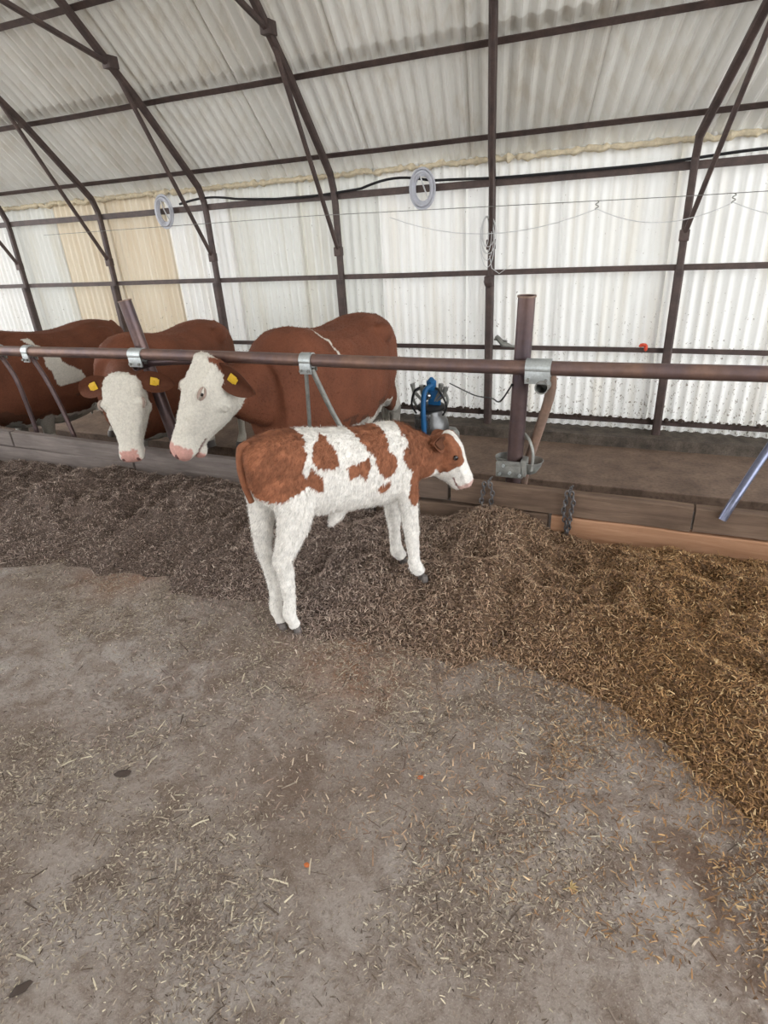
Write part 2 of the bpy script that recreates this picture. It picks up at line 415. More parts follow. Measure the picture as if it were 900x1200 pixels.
# arch frames
frames = [(.097, 'first steel arch frame from the right, its two roof members spreading apart at top right'),
          (-1.567, 'steel arch frame left of the thick pipe post, white wire bundle on it'),
          (-3.207, 'steel arch frame rising behind the red-brown cow nearest the calf'),
          (-4.857, 'steel arch frame fourth from the right, beside the left hose reel'),
          (-6.486, 'steel arch frame behind the short leaning pipe post, on the yellowed sheets'),
          (-8.154, 'leftmost steel arch frame in view, at the edge of the grey sheets'),
          (1.75, 'steel arch frame out of view beyond the right edge')]
def arch_frame(X, label):
    t = thing('arch_frame', label, 'steel frame', (X, WY - .04, -.41), group=None)
    yo = WY - .055
    path = [(yo, -.41), (yo, 1.80), (yo - .01, 1.93), (yo - .06, 2.07), (yo - .17, 2.19), (5.40, 2.79), (4.77, 3.36)]
    def bar(pts, w_, d_, name, lab=None):
        m = MB(); rings = []; P = [Vector((0, *p)) for p in pts]
        for j, p in enumerate(P):
            tt = (P[min(j + 1, len(P) - 1)] - P[max(j - 1, 0)]).normalized(); nn = Vector((0, tt.z, -tt.y))
            rings.append([p + Vector((X + lean(X) * max(0, 6.1 - p.y) + sx * w_, 0, 0)) + nn * sy * d_ for sx, sy in ((-1, -.6), (-.6, -1), (.6, -1), (1, -.6), (1, .6), (.6, 1), (-.6, 1), (-1, .6))])
        m.loft(rings); return m.build(name, M['steel'], t, smooth=False)
    bar(path[:4], .030, .030, 'post')
    bar(path[3:] + [(3.2, 4.63), (1.6, 5.62), (0, 6.08)], .032, .032, 'rafter')
    bar([(yo - .045, -.41), (yo - .045, 1.08)], .038, .024, 'post_stiffener')
    bar([(yo - .02, 1.36), (5.14, 3.06)], .019, .019, 'strut')
    bar([(5.16, 3.03), (4.15, 3.28), (2.6, 4.35), (0.9, 5.3)], .021, .021, 'tie_bar')
    m = MB(); lx = X + lean(X) * .95; m.box((lx - .045, 5.08, 3.0), (lx + .045, 5.2, 3.1), .01); m.build('gusset', M['steel'], t)
    m = MB(); m.box((X - .040, yo - .05, 1.31), (X + .040, yo + .02, 1.40), .008); m.build('gusset', M['steel'], t)
    return t
for X, lab in frames: arch_frame(X, lab)

# cables and coils
m = MB(); pts = []
x = -5.2
while x < 4.2:
    base = 1.915 + .028 * noise.noise((x * .9, 0, 5)) + (.02 * math.sin(x * 2.3))
    if -2.15 > x > -2.9: base += .05 * math.sin((x + 2.9) / .75 * PI)
    if -5.2 <= x < -4.4: base += .03 * math.sin((x + 5.2) / .8 * PI)
    pts.append((x, WY - .070, base)); x += .07
m.tube(pts, .013, 6); tag(m.build('power_cable', M['cable']), 'black cable draped along the top wall girt', 'cable')
def hose_reel(x, z, label):
    t = thing('cable_coil', label, 'cable coil', (x, WY - .09, z)); 
    for q in range(5):
        m = MB(); rr = .098 + .012 * q; n = 28
        m.tube([(x + rr * .85 * math.cos(a), WY - .088 - .012 * (q % 3), z + rr * 1.18 * math.sin(a)) for a in [2 * PI * k / n for k in range(n)]], .012, 6, closed=True)
        m.build('turn', M['coil'], t)
    m = MB(); m.tube([(x - .03, WY - .10, z + .14), (x + .02, WY - .12, z + .02), (x + .06, WY - .10, z - .10)], .007, 6); m.build('tie', M['grey_wire'], t)
    return t
hose_reel(-5.42, 1.865, 'pale cable coil on the top girt at left, high above the white cow faces')
hose_reel(-2.236, 1.87, 'pale cable coil hanging on the top girt beside the middle arch frame')
t = thing('wire_bundle', 'bundle of thin white wire hung in long loops on the arch frame', 'wire', (-1.56, WY - .16, 1.56))
for q in range(6):
    m = MB(); wv = .03 + .012 * q; hh = .13 + .03 * (q % 4); cx = -1.575 + .008 * (q - 3)
    pts = [(cx + wv * math.sin(a) * (1 + .2 * math.sin(q)), WY - .15 - .008 * q, 1.60 - hh + hh * math.cos(a)) for a in [2 * PI * k / 22 for k in range(22)]]
    m.tube(pts, .0035, 5, closed=True); m.build('wire_loop', M['grey_wire'], t)
m = MB(); m.tube([(-1.56, WY - .15, 1.26), (-1.53, WY - .17, 1.15), (-1.46, WY - .16, 1.10), (-1.40, WY - .15, 1.14), (-1.36, WY - .12, 1.17)], .0035, 5); m.build('loose_end', M['grey_wire'], t)
# rusty bracket on that frame
m = MB(); m.box((-1.61, WY - .16, 1.0), (-1.52, WY - .10, 1.08), .012); m.ball((-1.565, WY - .15, 1.03), (.05, .03, .06), seg=8)
tag(m.build('rusty_bracket', M['steel']), 'lumpy rusty bracket where the wire bundle ends on the frame', 'bracket')
# overhead wire with hanging wire loops
m = MB(); m.tube([(-6.5, 5.3, 1.70), (-3, 5.3, 1.695), (0, 5.3, 1.645), (3.5, 5.3, 1.62)], .0028, 5)
tag(m.build('overhead_wire', M['darkgalv']), 'thin taut wire stretched in front of the upper wall', 'wire')
m = MB(); pts = []
hooks = [(-2.25, 1.64), (-.545, 1.60), (.365, 1.585), (1.4, 1.57)]
for (xa, za), (xb, zb) in zip(hooks, hooks[1:]):
    for k in range(12):
        u = k / 12; pts.append((xa + (xb - xa) * u, 5.3, za + (zb - za) * u - .55 * (xb - xa) ** .5 * .35 * u * (1 - u) * 4 * .6))
m.tube(pts, .0032, 5); tag(m.build('sagging_wire', M['grey_wire']), 'pale wire sagging in loops between small hooks before the wall', 'wire')
for i_, (xa, za) in enumerate(hooks[1:3]):
    m = MB(); m.tube([(xa + .012 * math.sin(a * 2), 5.3, za + .055 - .06 * a / 6) for a in [q * .5 for q in range(13)]], .004, 5)
    tag(m.build('wire_hook', M['darkgalv']), ['small twisted hook holding the sagging wire, left of the right arch frame', 'small twisted hook holding the sagging wire near the right edge'][i_], 'hook')
# red rag on girt and other little bits
m = MB(); m.ball((-.115, WY - .07, .44), (.035, .02, .018), seg=8); m.ball((-.09, WY - .07, .415), (.018, .02, .035), seg=8); m.ball((-.135, WY - .07, .43), (.02, .015, .012), seg=8)
tag(m.build('red_rag', M['red']), 'scrap of orange-red rag caught on the low wall girt', 'rag')
m = MB(); m.tube([(-1.50, WY - .06, .50), (-1.42, WY - .09, .43), (-1.30, WY - .08, .40)], [.02, .03, .006], 6); m.tube([(-1.52, WY - .06, .47), (-1.38, WY - .1, .46)], .01, 6)
tag(m.build('bent_bracket', M['darkgalv']), 'small bent bracket on the low girt beside the middle frame', 'bracket')

# ------------------------------------------------------------------ feed kerb of planks
kerb = thing('feed_kerb', 'low kerb of stacked old planks between feed passage and stalls', 'kerb', (-2, KY, 0))
def plank(x0, x1, za, zb, h, mat, y0=KY, th=.055, dy=0):
    m = MB(); n = max(4, int((x1 - x0) / .12)); rings = []
    for i in range(n + 1):
        u = i / n; x = x0 + (x1 - x0) * u; zt = za + (zb - za) * u + .004 * noise.noise((x * 5, h * 9, 0)); zb_ = zt - h
        y = y0 + dy + .004 * noise.noise((x * 3, zt * 4, 3)); e = .006
        rings.append([(x, y, zb_ + e), (x, y, zt - e), (x, y + e, zt), (x, y + th - e, zt + .002), (x, y + th, zt - e), (x, y + th, zb_)])
    m.loft(rings); return m.build('plank', mat, kerb, smooth=False)
plank(-9.0, -4.62, .30, .285, .125, M['wood_grey'])
plank(-4.60, -2.30, .285, .255, .125, M['wood_grey'])
plank(-2.28, -.98, .262, .285, .13, M['wood_dark'])
plank(-.96, .262, .288, .278, .135, M['wood'])
plank(.272, 3.2, .278, .27, .13, M['wood'])
plank(-9.0, -3.35, .165, .155, .155, M['wood_grey'], dy=-.012)
plank(-3.33, -1.45, .152, .128, .15, M['wood_grey'], dy=-.010)
plank(-1.43, -.42, .127, .148, .15, M['wood'], dy=-.008)
plank(-.40, 3.2, .146, .134, .16, M['wood_tan'], dy=-.010)

# ------------------------------------------------------------------ pipe rail, posts, clamps, dividers
RYY, RZ, RR = 3.05, .905, .036
m = MB(); pts = [(x, RYY, RZ + .004 * math.sin(x * 1.7)) for x in np.linspace(-9, 3.2, 40)]
m.tube(pts, RR, 20); tag(m.build('neck_rail', M['rail']), 'long rusty horizontal pipe rail over the feed kerb', 'rail')
def rail_post(p, q, label, r=.043):
    t = thing('pipe_post', label, 'post', p)
    MB().pipe(p, q, r, .007, 24).build('pipe', M['post'], t)
    m = MB(); d = (Vector(q) - Vector(p)).normalized(); m.tube([Vector(q) - d * .006, Vector(q) + d * .002], r + .004, 24, caps=False); m.build('rim', M['rust'], t)
    return t
rail_post((-.675, 3.14, SZ), (-.618, 3.14, 1.235), 'thick dark pipe post standing open-topped behind the rail, near the calf head')
rail_post((-2.98, 3.17, SZ), (-3.30, 3.17, 1.235), 'short leaning dark pipe post behind the rail at left between two cows')
def clamp(x, label, wide, ring=False, loc_y=RYY, lab2=None):
    t = thing('rail_clamp', label, 'clamp', (x, RYY, RZ))
    hw = wide / 2
    m = MB(); rings = []
    for s_ in (-1, 1):
        rings.append([(x + s_ * hw, RYY + (RR + .008) * math.cos(a), RZ + (RR + .008) * math.sin(a)) for a in [2 * PI * k / 20 for k in range(20)]])
    m.loft(rings); m.box((x - hw, RYY - RR - .006, RZ - .075), (x + hw, RYY - RR + .006, RZ), .002)
    m.build('saddle', M['galv'], t)
    for sx in (-.7, .7):
        m = MB(); m.tube([(x + sx * hw, RYY - RR - .02, RZ - .055), (x + sx * hw, RYY - RR, RZ - .055)], .009, 6); m.build('bolt', M['darkgalv'], t)
    m = MB(); m.box((x - hw * .9, RYY + RR - .002, RZ - .07), (x + hw * .9, RYY + RR + .008, RZ + .02), .002); m.build('back_plate', M['darkgalv'], t)
    return t
clamp(-.525, 'wide galvanised clamp on the rail right of the thick post, pipe end under it', .125)
clamp(-1.86, 'galvanised clamp on the rail above the calf, holding two hanging bars', .075)
clamp(-3.17, 'galvanised clamp on the rail at the short leaning post', .11)
clamp(-4.235, 'light galvanised clamp second from the left end of the rail', .06)
clamp(-4.575, 'light galvanised clamp at the left edge of the picture', .06)

def divider(name, label, runs, mats):
    """runs: list of (points, radius) in world coordinates"""
    t = thing(name, label, 'stall divider', runs[0][0][0])
    for (nm, pts, r, mt, hollow) in [(*a, mats) if len(a) == 4 else a for a in [(x_[2], x_[0], x_[1], x_[3], x_[4]) for x_ in runs]]:
        mm = MB()
        if hollow: mm.pipe(pts[1], pts[0], r, .005, 18)
        else: mm.tube(smooth_path(pts), r, 12)
        mm.build(nm, M[mt], t)
    return t
def smooth_path(pts, n=8):
    P = [Vector(p) for p in pts]   # Catmull-Rom
    if len(P) < 3: return P
    out = []
    for i in range(len(P) - 1):
        p0 = P[max(i - 1, 0)]; p1 = P[i]; p2 = P[i + 1]; p3 = P[min(i + 2, len(P) - 1)]
        for k in range(n):
            t = k / n; out.append(.5 * ((2 * p1) + (-p0 + p2) * t + (2 * p0 - 5 * p1 + 4 * p2 - p3) * t * t + (-p0 + 3 * p1 - 3 * p2 + p3) * t ** 3))
    out.append(P[-1]); return out
divider('stall_divider', 'pipe with open end under the wide clamp and leg slanting to the kerb',
    [([(-.50, 3.0, .815), (-.50, 3.0 + .12, .81)], .034, 'pipe_end', 'darkgalv', True),
     ([(-.472, 3.11, .86), (-.482, 3.14, .72), (-.60, 3.22, .27), (-.625, 3.24, .0), (-.63, 3.24, SZ)], .026, 'leg', 'rust', False)], 0)
divider('stall_divider', 'pair of thin grey bars spreading down from the clamp above the calf',
    [([(-1.885, 3.06, .85), (-1.93, 3.10, .48), (-1.97, 3.12, .12)], .012, 'bar', 'darkgalv', False),
     ([(-1.845, 3.06, .85), (-1.77, 3.12, .58), (-1.66, 3.16, .32), (-1.60, 3.2, .1)], .016, 'bar', 'darkgalv', False)], 0)
divider('stall_divider', 'dark stub pipe and arm behind the leaning post clamp at left',
    [([(-3.20, 3.03, .83), (-3.20, 3.5, .82)], .032, 'pipe_end', 'post', True),
     ([(-3.13, 3.10, .845), (-2.9, 3.12, .86), (-2.72, 3.14, .86)], .03, 'arm', 'post', False)], 0)
divider('stall_divider', 'mucky divider bar slanting down to the kerb from the second clamp at left',
    [([(-4.235, 3.06, .86), (-4.165, 3.07, .70), (-4.10, 3.08, .46), (-4.05, 3.08, .20), (-4.03, 3.08, -.1)], .017, 'bar', 'post', False)], 0)
divider('stall_divider', 'mucky divider bar slanting down to the kerb at the left picture edge',
    [([(-4.575, 3.06, .86), (-4.50, 3.07, .68), (-4.48, 3.08, .40), (-4.47, 3.08, .12), (-4.46, 3.08, -.1)], .017, 'bar', 'post', False)], 0)
M['bluepipe'] = mat_metal('bluish_worn_pipe', (.13, .14, .20), (.24, .26, .36), .3, .7, 8)
divider('stall_divider', 'bluish divider pipe coming down to the kerb face at the right picture edge',
    [([(.385, 2.925, .245), (.44, 2.97, .38), (.56, 3.12, .60), (.70, 3.25, .80)], .020, 'pipe', 'bluepipe', False)], 0)

# chains on the kerb
def chain(x, z0, z1, label, dx=.02, y=KY - .028):
    m = MB()
    for strand in (-1, 1):
        z = z0; k = 0
        while z > z1 + (0 if strand < 0 else .03):
            cx = x + strand * dx * (.6 + .4 * math.sin(k * .5)) + .004 * math.sin(k)
            a0 = (k % 2) * PI / 2 + .4; L_, w_ = .017, .010
            pts = [(cx + w_ * math.cos(a) * math.cos(a0), y - .002 + w_ * math.cos(a) * math.sin(a0), z + L_ * math.sin(a)) for a in [2 * PI * q / 10 for q in range(10)]]
            m.tube(pts, .0045, 6, closed=True); z -= .024; k += 1
    # a few links lying over the kerb top
    for k in range(4):
        m.tube([(x + .008 * math.cos(a) * (k % 2) , y + .022 + .018 * k + .013 * math.sin(a), z0 + .008 + .006 * math.cos(a)) for a in [2 * PI * q / 10 for q in range(10)]], .0032, 5, closed=True)
    return tag(m.build('tether_chain', M['chain']), label, 'chain')
chain(-.315, .292, .03, 'two strands of steel chain hanging over the kerb, right of the thick post')
chain(-.745, .294, .06, 'darker chain hanging over the kerb just right of the calf muzzle', .028)

# water bowl at the post foot
t = thing('water_bowl', 'weathered galvanised drinking bowl with bracket at the foot of the thick post', 'drinking bowl', (-.60, 3.12, .30))
MB().lathe([(.03, 0), (.055, .015), (.085, .06), (.098, .105), (.105, .108), (.100, .112), (.088, .104), (.07, .055), (.02, .02)], (-.565, 3.15, .29), 28, Matrix.Scale(.72, 3) ).build('bowl', M['darkgalv'], t)
MB().lathe([(.02, 0), (.05, .012), (.07, .05), (.076, .075), (.070, .078), (.05, .03), (.01, .02)], (-.705, 3.18, .31), 24, Matrix.Scale(.8, 3)).build('valve_cup', M['darkgalv'], t)
m = MB().box((-.735, 3.06, .288), (-.585, 3.085, .375), .006); m.box((-.60, 3.06, .30), (-.57, 3.14, .395), .005); m.box((-.70, 3.055, .36), (-.60, 3.07, .385), .004); m.build('bracket', M['darkgalv'], t)
for bx, bz in ((-.71, .31), (-.655, .32), (-.60, .31), (-.69, .36)):
    MB().tube([(bx, 3.045, bz), (bx, 3.062, bz)], .009, 6).build('bolt', M['galv'], t)
MB().tube(smooth_path([(-.60, 3.15, .52), (-.565, 3.12, .49), (-.54, 3.10, .42), (-.545, 3.09, .33)]), .008, 8).build('hose', M['darkgalv'], t)

# wire from rail post to the milking machine
m = MB(); m.tube(smooth_path([(-.668, 3.10, .80), (-.80, 3.4, .62), (-1.0, 4.0, .465), (-1.22, 4.4, .365), (-1.43, 4.8, .29), (-1.66, 5.1, .27)]), .005, 6)
tag(m.build('thin_cable', M['cable']), 'thin black cable drooping from the thick post to the milking machine', 'cable')

# milking machine
M['can'] = mat_metal('dull_steel_can', (.10, .10, .10), (.18, .18, .18), .35, .8, 6, .1)
t = thing('milking_machine', 'steel milking can with blue hose, standing in the stall alley behind the calf', 'milking can', (-1.86, 5.15, SZ))
cx, cy = -1.86, 5.15
MB().lathe([(.12, 0), (.15, .01), (.165, .05), (.165, .34), (.155, .40), (.11, .46), (.10, .50), (.125, .505), (.125, .52), (.05, .53)], (cx, cy, SZ), 28).build('can', M['can'], t)
MB().lathe([(.135, 0), (.14, .015), (.12, .035), (.05, .055)], (cx, cy, SZ + .515), 24).build('lid', M['black'], t)
m = MB(); m.tube(smooth_path([(cx - .14, cy, .02), (cx - .17, cy - .02, .12), (cx - .10, cy - .02, .20), (cx + .10, cy - .02, .20), (cx + .17, cy - .02, .12), (cx + .14, cy, .02)]), .013, 8); m.build('handle', M['darkgalv'], t)
MB().lathe([(.0, 0), (.035, .005), (.045, .03), (.045, .085), (.03, .10), (.012, .12)], (cx + .03, cy - .06, .20), 16).build('pulsator', M['blue'], t)
m = MB(); m.box((cx - .01, cy - .06, .06), (cx + .11, cy - .02, .20), .012); m.build('claw_body', M['blue'], t)
m = MB(); m.ball((cx + .0, cy - .08, .15), (.035, .03, .035)); m.build('bowl_dome', M['steelbright'], t)
for k, (dx, dz, ln) in enumerate(((-.14, .18, .9), (-.06, .17, .5), (.11, .19, .7), (.15, .16, 1.0))):
    m = MB(); m.tube([(cx + dx * .5, cy - .05, .10), (cx + dx, cy - .06, dz), (cx + dx * 1.08, cy - .06, dz + .05)], [.012, .018, .02], 8); m.tube([(cx + dx * 1.08, cy - .06, dz + .05), (cx + dx * 1.12, cy - .06, dz + .075)], .024, 8)
    m.build('teat_cup', M['darkgalv'], t)
for k, s_ in enumerate((-1, 1)):
    MB().tube(smooth_path([(cx + s_ * .03, cy - .05, .24), (cx + s_ * .12, cy - .09, .20), (cx + s_ * .17, cy - .06, .06), (cx + s_ * .13, cy - .05, -.03)]), .009, 8).build('tube', M['black'], t)
MB().tube(smooth_path([(cx + .05, cy - .10, .26), (cx - .005, cy - .15, .20), (cx - .01, cy - .19, .0), (cx + .0, cy - .20, -.25), (cx + .0, cy - .18, -.49)]), .024, 10).build('blue_hose', M['blue'], t)
m = MB(); m.box((cx - .10, cy - .175, -.13), (cx + .05, cy - .160, .0), .004); m.build('plate', M['steelbright'], t)
MB().lathe([(.085, 0), (.095, .01), (.095, .26), (.07, .30), (.02, .31)], (cx + .15, cy + .08, SZ), 20).build('side_canister', M['darkgalv'], t)

# ------------------------------------------------------------------ animals
def ring(c, side, up, w, hu, hd, seg=18, e=2.3):
    c = Vector(c); out = []
    for k in range(seg):
        a = 2 * PI * k / seg; ca, sa = math.cos(a), math.sin(a)
        x = math.copysign(abs(ca) ** (2 / e), ca) * w; y = math.copysign(abs(sa) ** (2 / e), sa) * (hu if sa > 0 else hd)
        out.append(c + side * x + up * y)
    return out
def interp_rows(rows, n):
    """Catmull-Rom over rows of numbers"""
    R = [np.array(r, float) for r in rows]; out = []
    for i in range(len(R) - 1):
        p0, p1, p2, p3 = R[max(i - 1, 0)], R[i], R[i + 1], R[min(i + 2, len(R) - 1)]
        for k in range(n):
            t = k / n; out.append(.5 * ((2 * p1) + (-p0 + p2) * t + (2 * p0 - 5 * p1 + 4 * p2 - p3) * t * t + (-p0 + 3 * p1 - 3 * p2 + p3) * t ** 3))
    out.append(R[-1]); return out
Y_ = Vector((0, 1, 0)); Z_ = Vector((0, 0, 1))
def body_loft(m, rows, n=4, e=2.3):   # rows: x, top, bottom, halfwidth, yoffset
    rings = []
    for r in interp_rows(rows, n):
        x, top, bot, w_ = r[:4]; c = bot + (top - bot) * .52
        rings.append(ring((x, 0, c), Y_, Z_, max(w_, .01), top - c, c - bot, 20, e))
    m.loft(rings)
def limb(m, rows, n=5, seg=14):      # rows: x, y, z, r_forward, r_side
    R = interp_rows(rows, n); rings = []
    for i, r in enumerate(R):
        a = R[max(i - 1, 0)]; b_ = R[min(i + 1, len(R) - 1)]
        t = Vector(b_[:3] - a[:3]).normalized(); side = Y_ - t * t.dot(Y_); side.normalize(); fw = side.cross(t)
        rings.append(ring(r[:3], side, fw, r[4], r[3], r[3], seg, 2.1))
    m.loft(rings)
def head_loft(m, H, rows, n=4, e=2.4):   # rows: t, halfwidth, up, down in the head frame
    rings = []
    s = Vector(H.col[1][:3]); u = Vector(H.col[2][:3])
    for r in interp_rows(rows, n):
        c = H @ Vector((r[0], 0, 0)); rings.append(ring(c, s, u, r[1], r[2], r[3], 20, e))
    m.loft(rings)
def head_matrix(p, yaw, pitch, roll=0, s=1.0):
    """frame at the poll: x along the face to the muzzle, z out of the forehead"""
    return Matrix.Translation(p) @ Matrix.Rotation(yaw, 4, 'Z') @ Matrix.Rotation(pitch, 4, 'Y') @ Matrix.Rotation(roll, 4, 'X')
def remeshed(m, voxel, smooth_it, name):
    me = m.mesh(name); o = bpy.data.objects.new('tmp', me); COL.objects.link(o)
    md = o.modifiers.new('r', 'REMESH'); md.mode = 'VOXEL'; md.voxel_size = voxel; md.adaptivity = 0
    sm = o.modifiers.new('s', 'SMOOTH'); sm.factor = .5; sm.iterations = smooth_it
    dg = bpy.context.evaluated_depsgraph_get(); dg.update()
    res = bpy.data.meshes.new_from_object(o.evaluated_get(dg)); bpy.data.objects.remove(o); bpy.data.meshes.remove(me)
    res.name = name; res.shade_smooth(); return res
def coords(me):
    a = np.empty(len(me.vertices) * 3, np.float32); me.vertices.foreach_get('co', a); return a.reshape(-1, 3).astype(float)
def normals(me):
    a = np.empty(len(me.vertices) * 3, np.float32); me.vertex_normals.foreach_get('vector', a); return a.reshape(-1, 3).astype(float)
def nz(P, f, seed=0):    # fractal value noise at points
    return np.array([noise.fractal(Vector((p[0] * f + seed, p[1] * f, p[2] * f)), 1.0, 2.0, 3) for p in P])
def inpoly(x, y, poly):
    c = np.zeros(len(x), bool); n = len(poly)
    for i in range(n):
        x1, y1 = poly[i]; x2, y2 = poly[i - 1]
        hit = ((y1 > y) != (y2 > y)) & (x < (x2 - x1) * (y - y1) / ((y2 - y1) + 1e-12) + x1); c ^= hit
    return c
def leaf_ear(L_, w_, cup=.45, th=.010, droop=.0):
    """ear along +x, opening towards +z"""
    m = MB(); rings = []; n = 12
    for i in range(n + 1):
        u = i / n; ww = w_ * (math.sin(PI * min(1, (u * .86 + .10))) ** .7) * (1.0 if u < .97 else .6)
        if i == 0: ww = w_ * .45
        cx_ = u * L_; cz = -droop * u * u; pts = []
        for k in range(9):
            a = -1 + 2 * k / 8; pts.append(Vector((cx_, a * ww, cz + cup * ww * a * a)))
        for k in range(9):
            a = 1 - 2 * k / 8; pts.append(Vector((cx_, a * ww * .96, cz + cup * ww * a * a - th - (.012 if abs(a) < .6 else 0))))
        rings.append(pts)
    m.loft(rings); return m
def add_local(m, mat4, name, material, parent, cols=None, angle=60):
    m.v = [tuple(mat4 @ Vector(p)) for p in m.v]; o = m.build(name, material, parent, local=True, angle=angle)
    if cols is not None: set_cols(o.data, np.tile(np.array(cols), (len(o.data.vertices), 1)))
    return o
BROWN = np.array((.180, .064, .034)); DBROWN = np.array((.095, .036, .022)); CREAM = np.array((.74, .70, .62)); PINK = np.array((.60, .33, .28))

def add_fur(me, cols, root, count, keep, length, wd, lo=.68, hi=1.18):
    P = coords(me); N0 = normals(me); idx = rng.integers(0, len(P), count); idx = idx[keep(P)[idx]]; n = len(idx)
    base = P[idx] + rng.normal(0, .002, (n, 3)); nn = N0[idx]
    flow = np.tile(np.array((-.55, 0, -.85)), (n, 1)) + rng.normal(0, .35, (n, 3)); flow -= nn * (flow * nn).sum(1)[:, None]; flow /= np.linalg.norm(flow, axis=1)[:, None]
    ln = length(P, idx) * rng.uniform(.5, 1.3, n)
    d = flow * .88 + nn * .42; sd = np.cross(d, nn); sd /= np.linalg.norm(sd, axis=1)[:, None] + 1e-9
    A = base - sd * wd; B = base + sd * wd; T = base + d * ln[:, None]
    V = np.stack([A, B, T], 1).reshape(-1, 3); F = np.arange(n * 3).reshape(-1, 3)
    hm = bpy.data.meshes.new('fur'); hm.from_pydata(V.tolist(), [], F.tolist()); hm.materials.append(M['hair'])
    set_cols(hm, np.repeat(np.clip(cols[idx] * rng.uniform(lo, hi, (n, 1)), 0, .95), 3, 0))
    ho = bpy.data.objects.new('fur', hm); COL.objects.link(ho); ho.parent = root; ho['kind'] = 'stuff'; return ho

def make_cow(label, loc, rz, s, poll, yaw, pitch, roll, neck_mid, brown, white_fn, tag_ears, headscale=1.0, ear_dir=(.16, 1.0, -.22), ear_face=(.2, 0, 1), pink_w=.062):
    """cow in its own frame: x forward, z up, standing on z=0. poll/yaw given in the cow frame"""
    root = thing('cow', label, 'cow', loc, rz)
    m = MB()
    body_loft(m, [(-.83, 1.18, .96, .10), (-.80, 1.27, .82, .18), (-.70, 1.32, .62, .250), (-.52, 1.355, .54, .29), (-.36, 1.36, .50, .315), (-.10, 1.335, .44, .355), (.18, 1.345, .42, .370), (.42, 1.385, .47, .335), (.62, 1.425, .50, .30), (.80, 1.40, .56, .25), (.95, 1.28, .66, .16)])
    # hook bones, pin bones, shoulders
    for sy in (-1, 1):
        m.ball((-.42, sy * .235, 1.205), (.13, .08, .09)); m.ball((-.76, sy * .12, 1.17), (.07, .05, .08))
        m.ball((.50, sy * .17, 1.02), (.17, .10, .27)); m.ball((-.50, sy * .17, .98), (.24, .11, .28))
        limb(m, [(.52, sy * .17, .92, .13, .08), (.50, sy * .18, .70, .09, .07), (.53, sy * .18, .44, .058, .052), (.53, sy * .18, .38, .052, .05), (.53, sy * .18, .18, .036, .036), (.535, sy * .18, .11, .045, .042), (.56, sy * .18, .05, .055, .05), (.57, sy * .18, .03, .055, .05)])
        limb(m, [(-.52, sy * .17, 1.0, .20, .10), (-.46, sy * .19, .80, .17, .10), (-.60, sy * .19, .62, .10, .07), (-.72, sy * .19, .50, .065, .05), (-.71, sy * .19, .40, .05, .042), (-.68, sy * .19, .20, .038, .036), (-.67, sy * .19, .12, .046, .042), (-.63, sy * .19, .05, .06, .05), (-.62, sy * .19, .03, .06, .05)])
    m.ball((-.34, 0, .54), (.20, .15, .13))          # udder
    for sx in (-.42, -.28):
        for sy in (-.07, .07): m.tube([(sx, sy, .46), (sx, sy, .37)], .014, 8)
    H = head_matrix(poll, yaw, pitch, roll); hs = headscale
    # neck: from the shoulders to the back of the head
    nb = H @ Vector((.085 * hs, 0, -.085 * hs))
    R = interp_rows([(.48, 0, 1.09, .27, .17), (.72, 0, 1.05, .29, .18), (*neck_mid, .225, .13), (nb.x, nb.y, nb.z, .125, .10)], 6); rings = []
    for i, r in enumerate(R):
        a = R[max(i - 1, 0)]; b_ = R[min(i + 1, len(R) - 1)]
        t = Vector(b_[:3] - a[:3]).normalized(); side = Z_.cross(t).normalized(); upv = t.cross(side)
        rings.append(ring(r[:3], side, upv, r[4], r[3] * .9, r[3], 18, 2.2))
    m.loft(rings)
    rows = [(-.045, .070, .02, .06), (-.025, .105, .045, .10), (.03, .124, .060, .16), (.10, .134, .070, .205), (.17, .132, .068, .225), (.24, .116, .060, .215), (.32, .092, .052, .175), (.40, .073, .048, .135), (.455, .077, .048, .115), (.495, .083, .042, .085), (.525, .072, .020, .070), (.540, .046, -.002, .045)]
    head_loft(m, H, [tuple(q * hs for q in r) for r in rows])
    for sy in (-1, 1):
        m.ball(H @ (Vector((.150, sy * .116, .030)) * hs), .036 * hs)     # brow over the eye
        m.ball(H @ (Vector((.17, sy * .078, -.11)) * hs), .060 * hs)       # cheek
        m.ball(H @ (Vector((.498, sy * .045, -.012)) * hs), .030 * hs)    # nostril wing
    m.ball(H @ (Vector((.462, 0, -.118)) * hs), tuple(q * hs for q in (.045, .055, .035)), H.to_3x3())    # lower lip
    m.ball(H @ (Vector((-.005, 0, .030)) * hs), tuple(q * hs for q in (.050, .090, .045)), H.to_3x3())     # poll
    me = remeshed(m, .0125, 5, 'cow_body')
    P = coords(me); N0 = normals(me); HI = np.array(H.inverted()); h = (P @ HI[:3, :3].T + HI[:3, 3]) / hs
    n1 = nz(P, 5.0, len(label) % 17); n2 = nz(P, 22.0, 3)
    isH = (h[:, 0] > -.055 + .02 * n2) & (h[:, 2] > -.245) & (np.abs(h[:, 1]) < .19) & (h[:, 0] < .6) & (h[:, 0] - .58 * (-h[:, 2] - .02) > -.035 + .015 * n2 + .04 * (np.abs(h[:, 1]) > .07))
    # folds of loose skin on the face
    n3 = nz(P, 45, 8); amp = np.where(isH & (h[:, 0] < .36), .0032, 0) * np.sin(np.abs(h[:, 1]) * 105 + h[:, 0] * 38 + n2 * 5) + .0045 * n3 * (isH & (h[:, 0] < .07)) + .002 * n2
    mouth = isH & (np.abs(h[:, 2] + .085 - .15 * (h[:, 0] - .5)) < .007) & (h[:, 0] > .38)
    nost = np.minimum(np.linalg.norm(h - np.array((.515, .045, .0)), axis=1), np.linalg.norm(h - np.array((.515, -.045, .0)), axis=1)) < .018
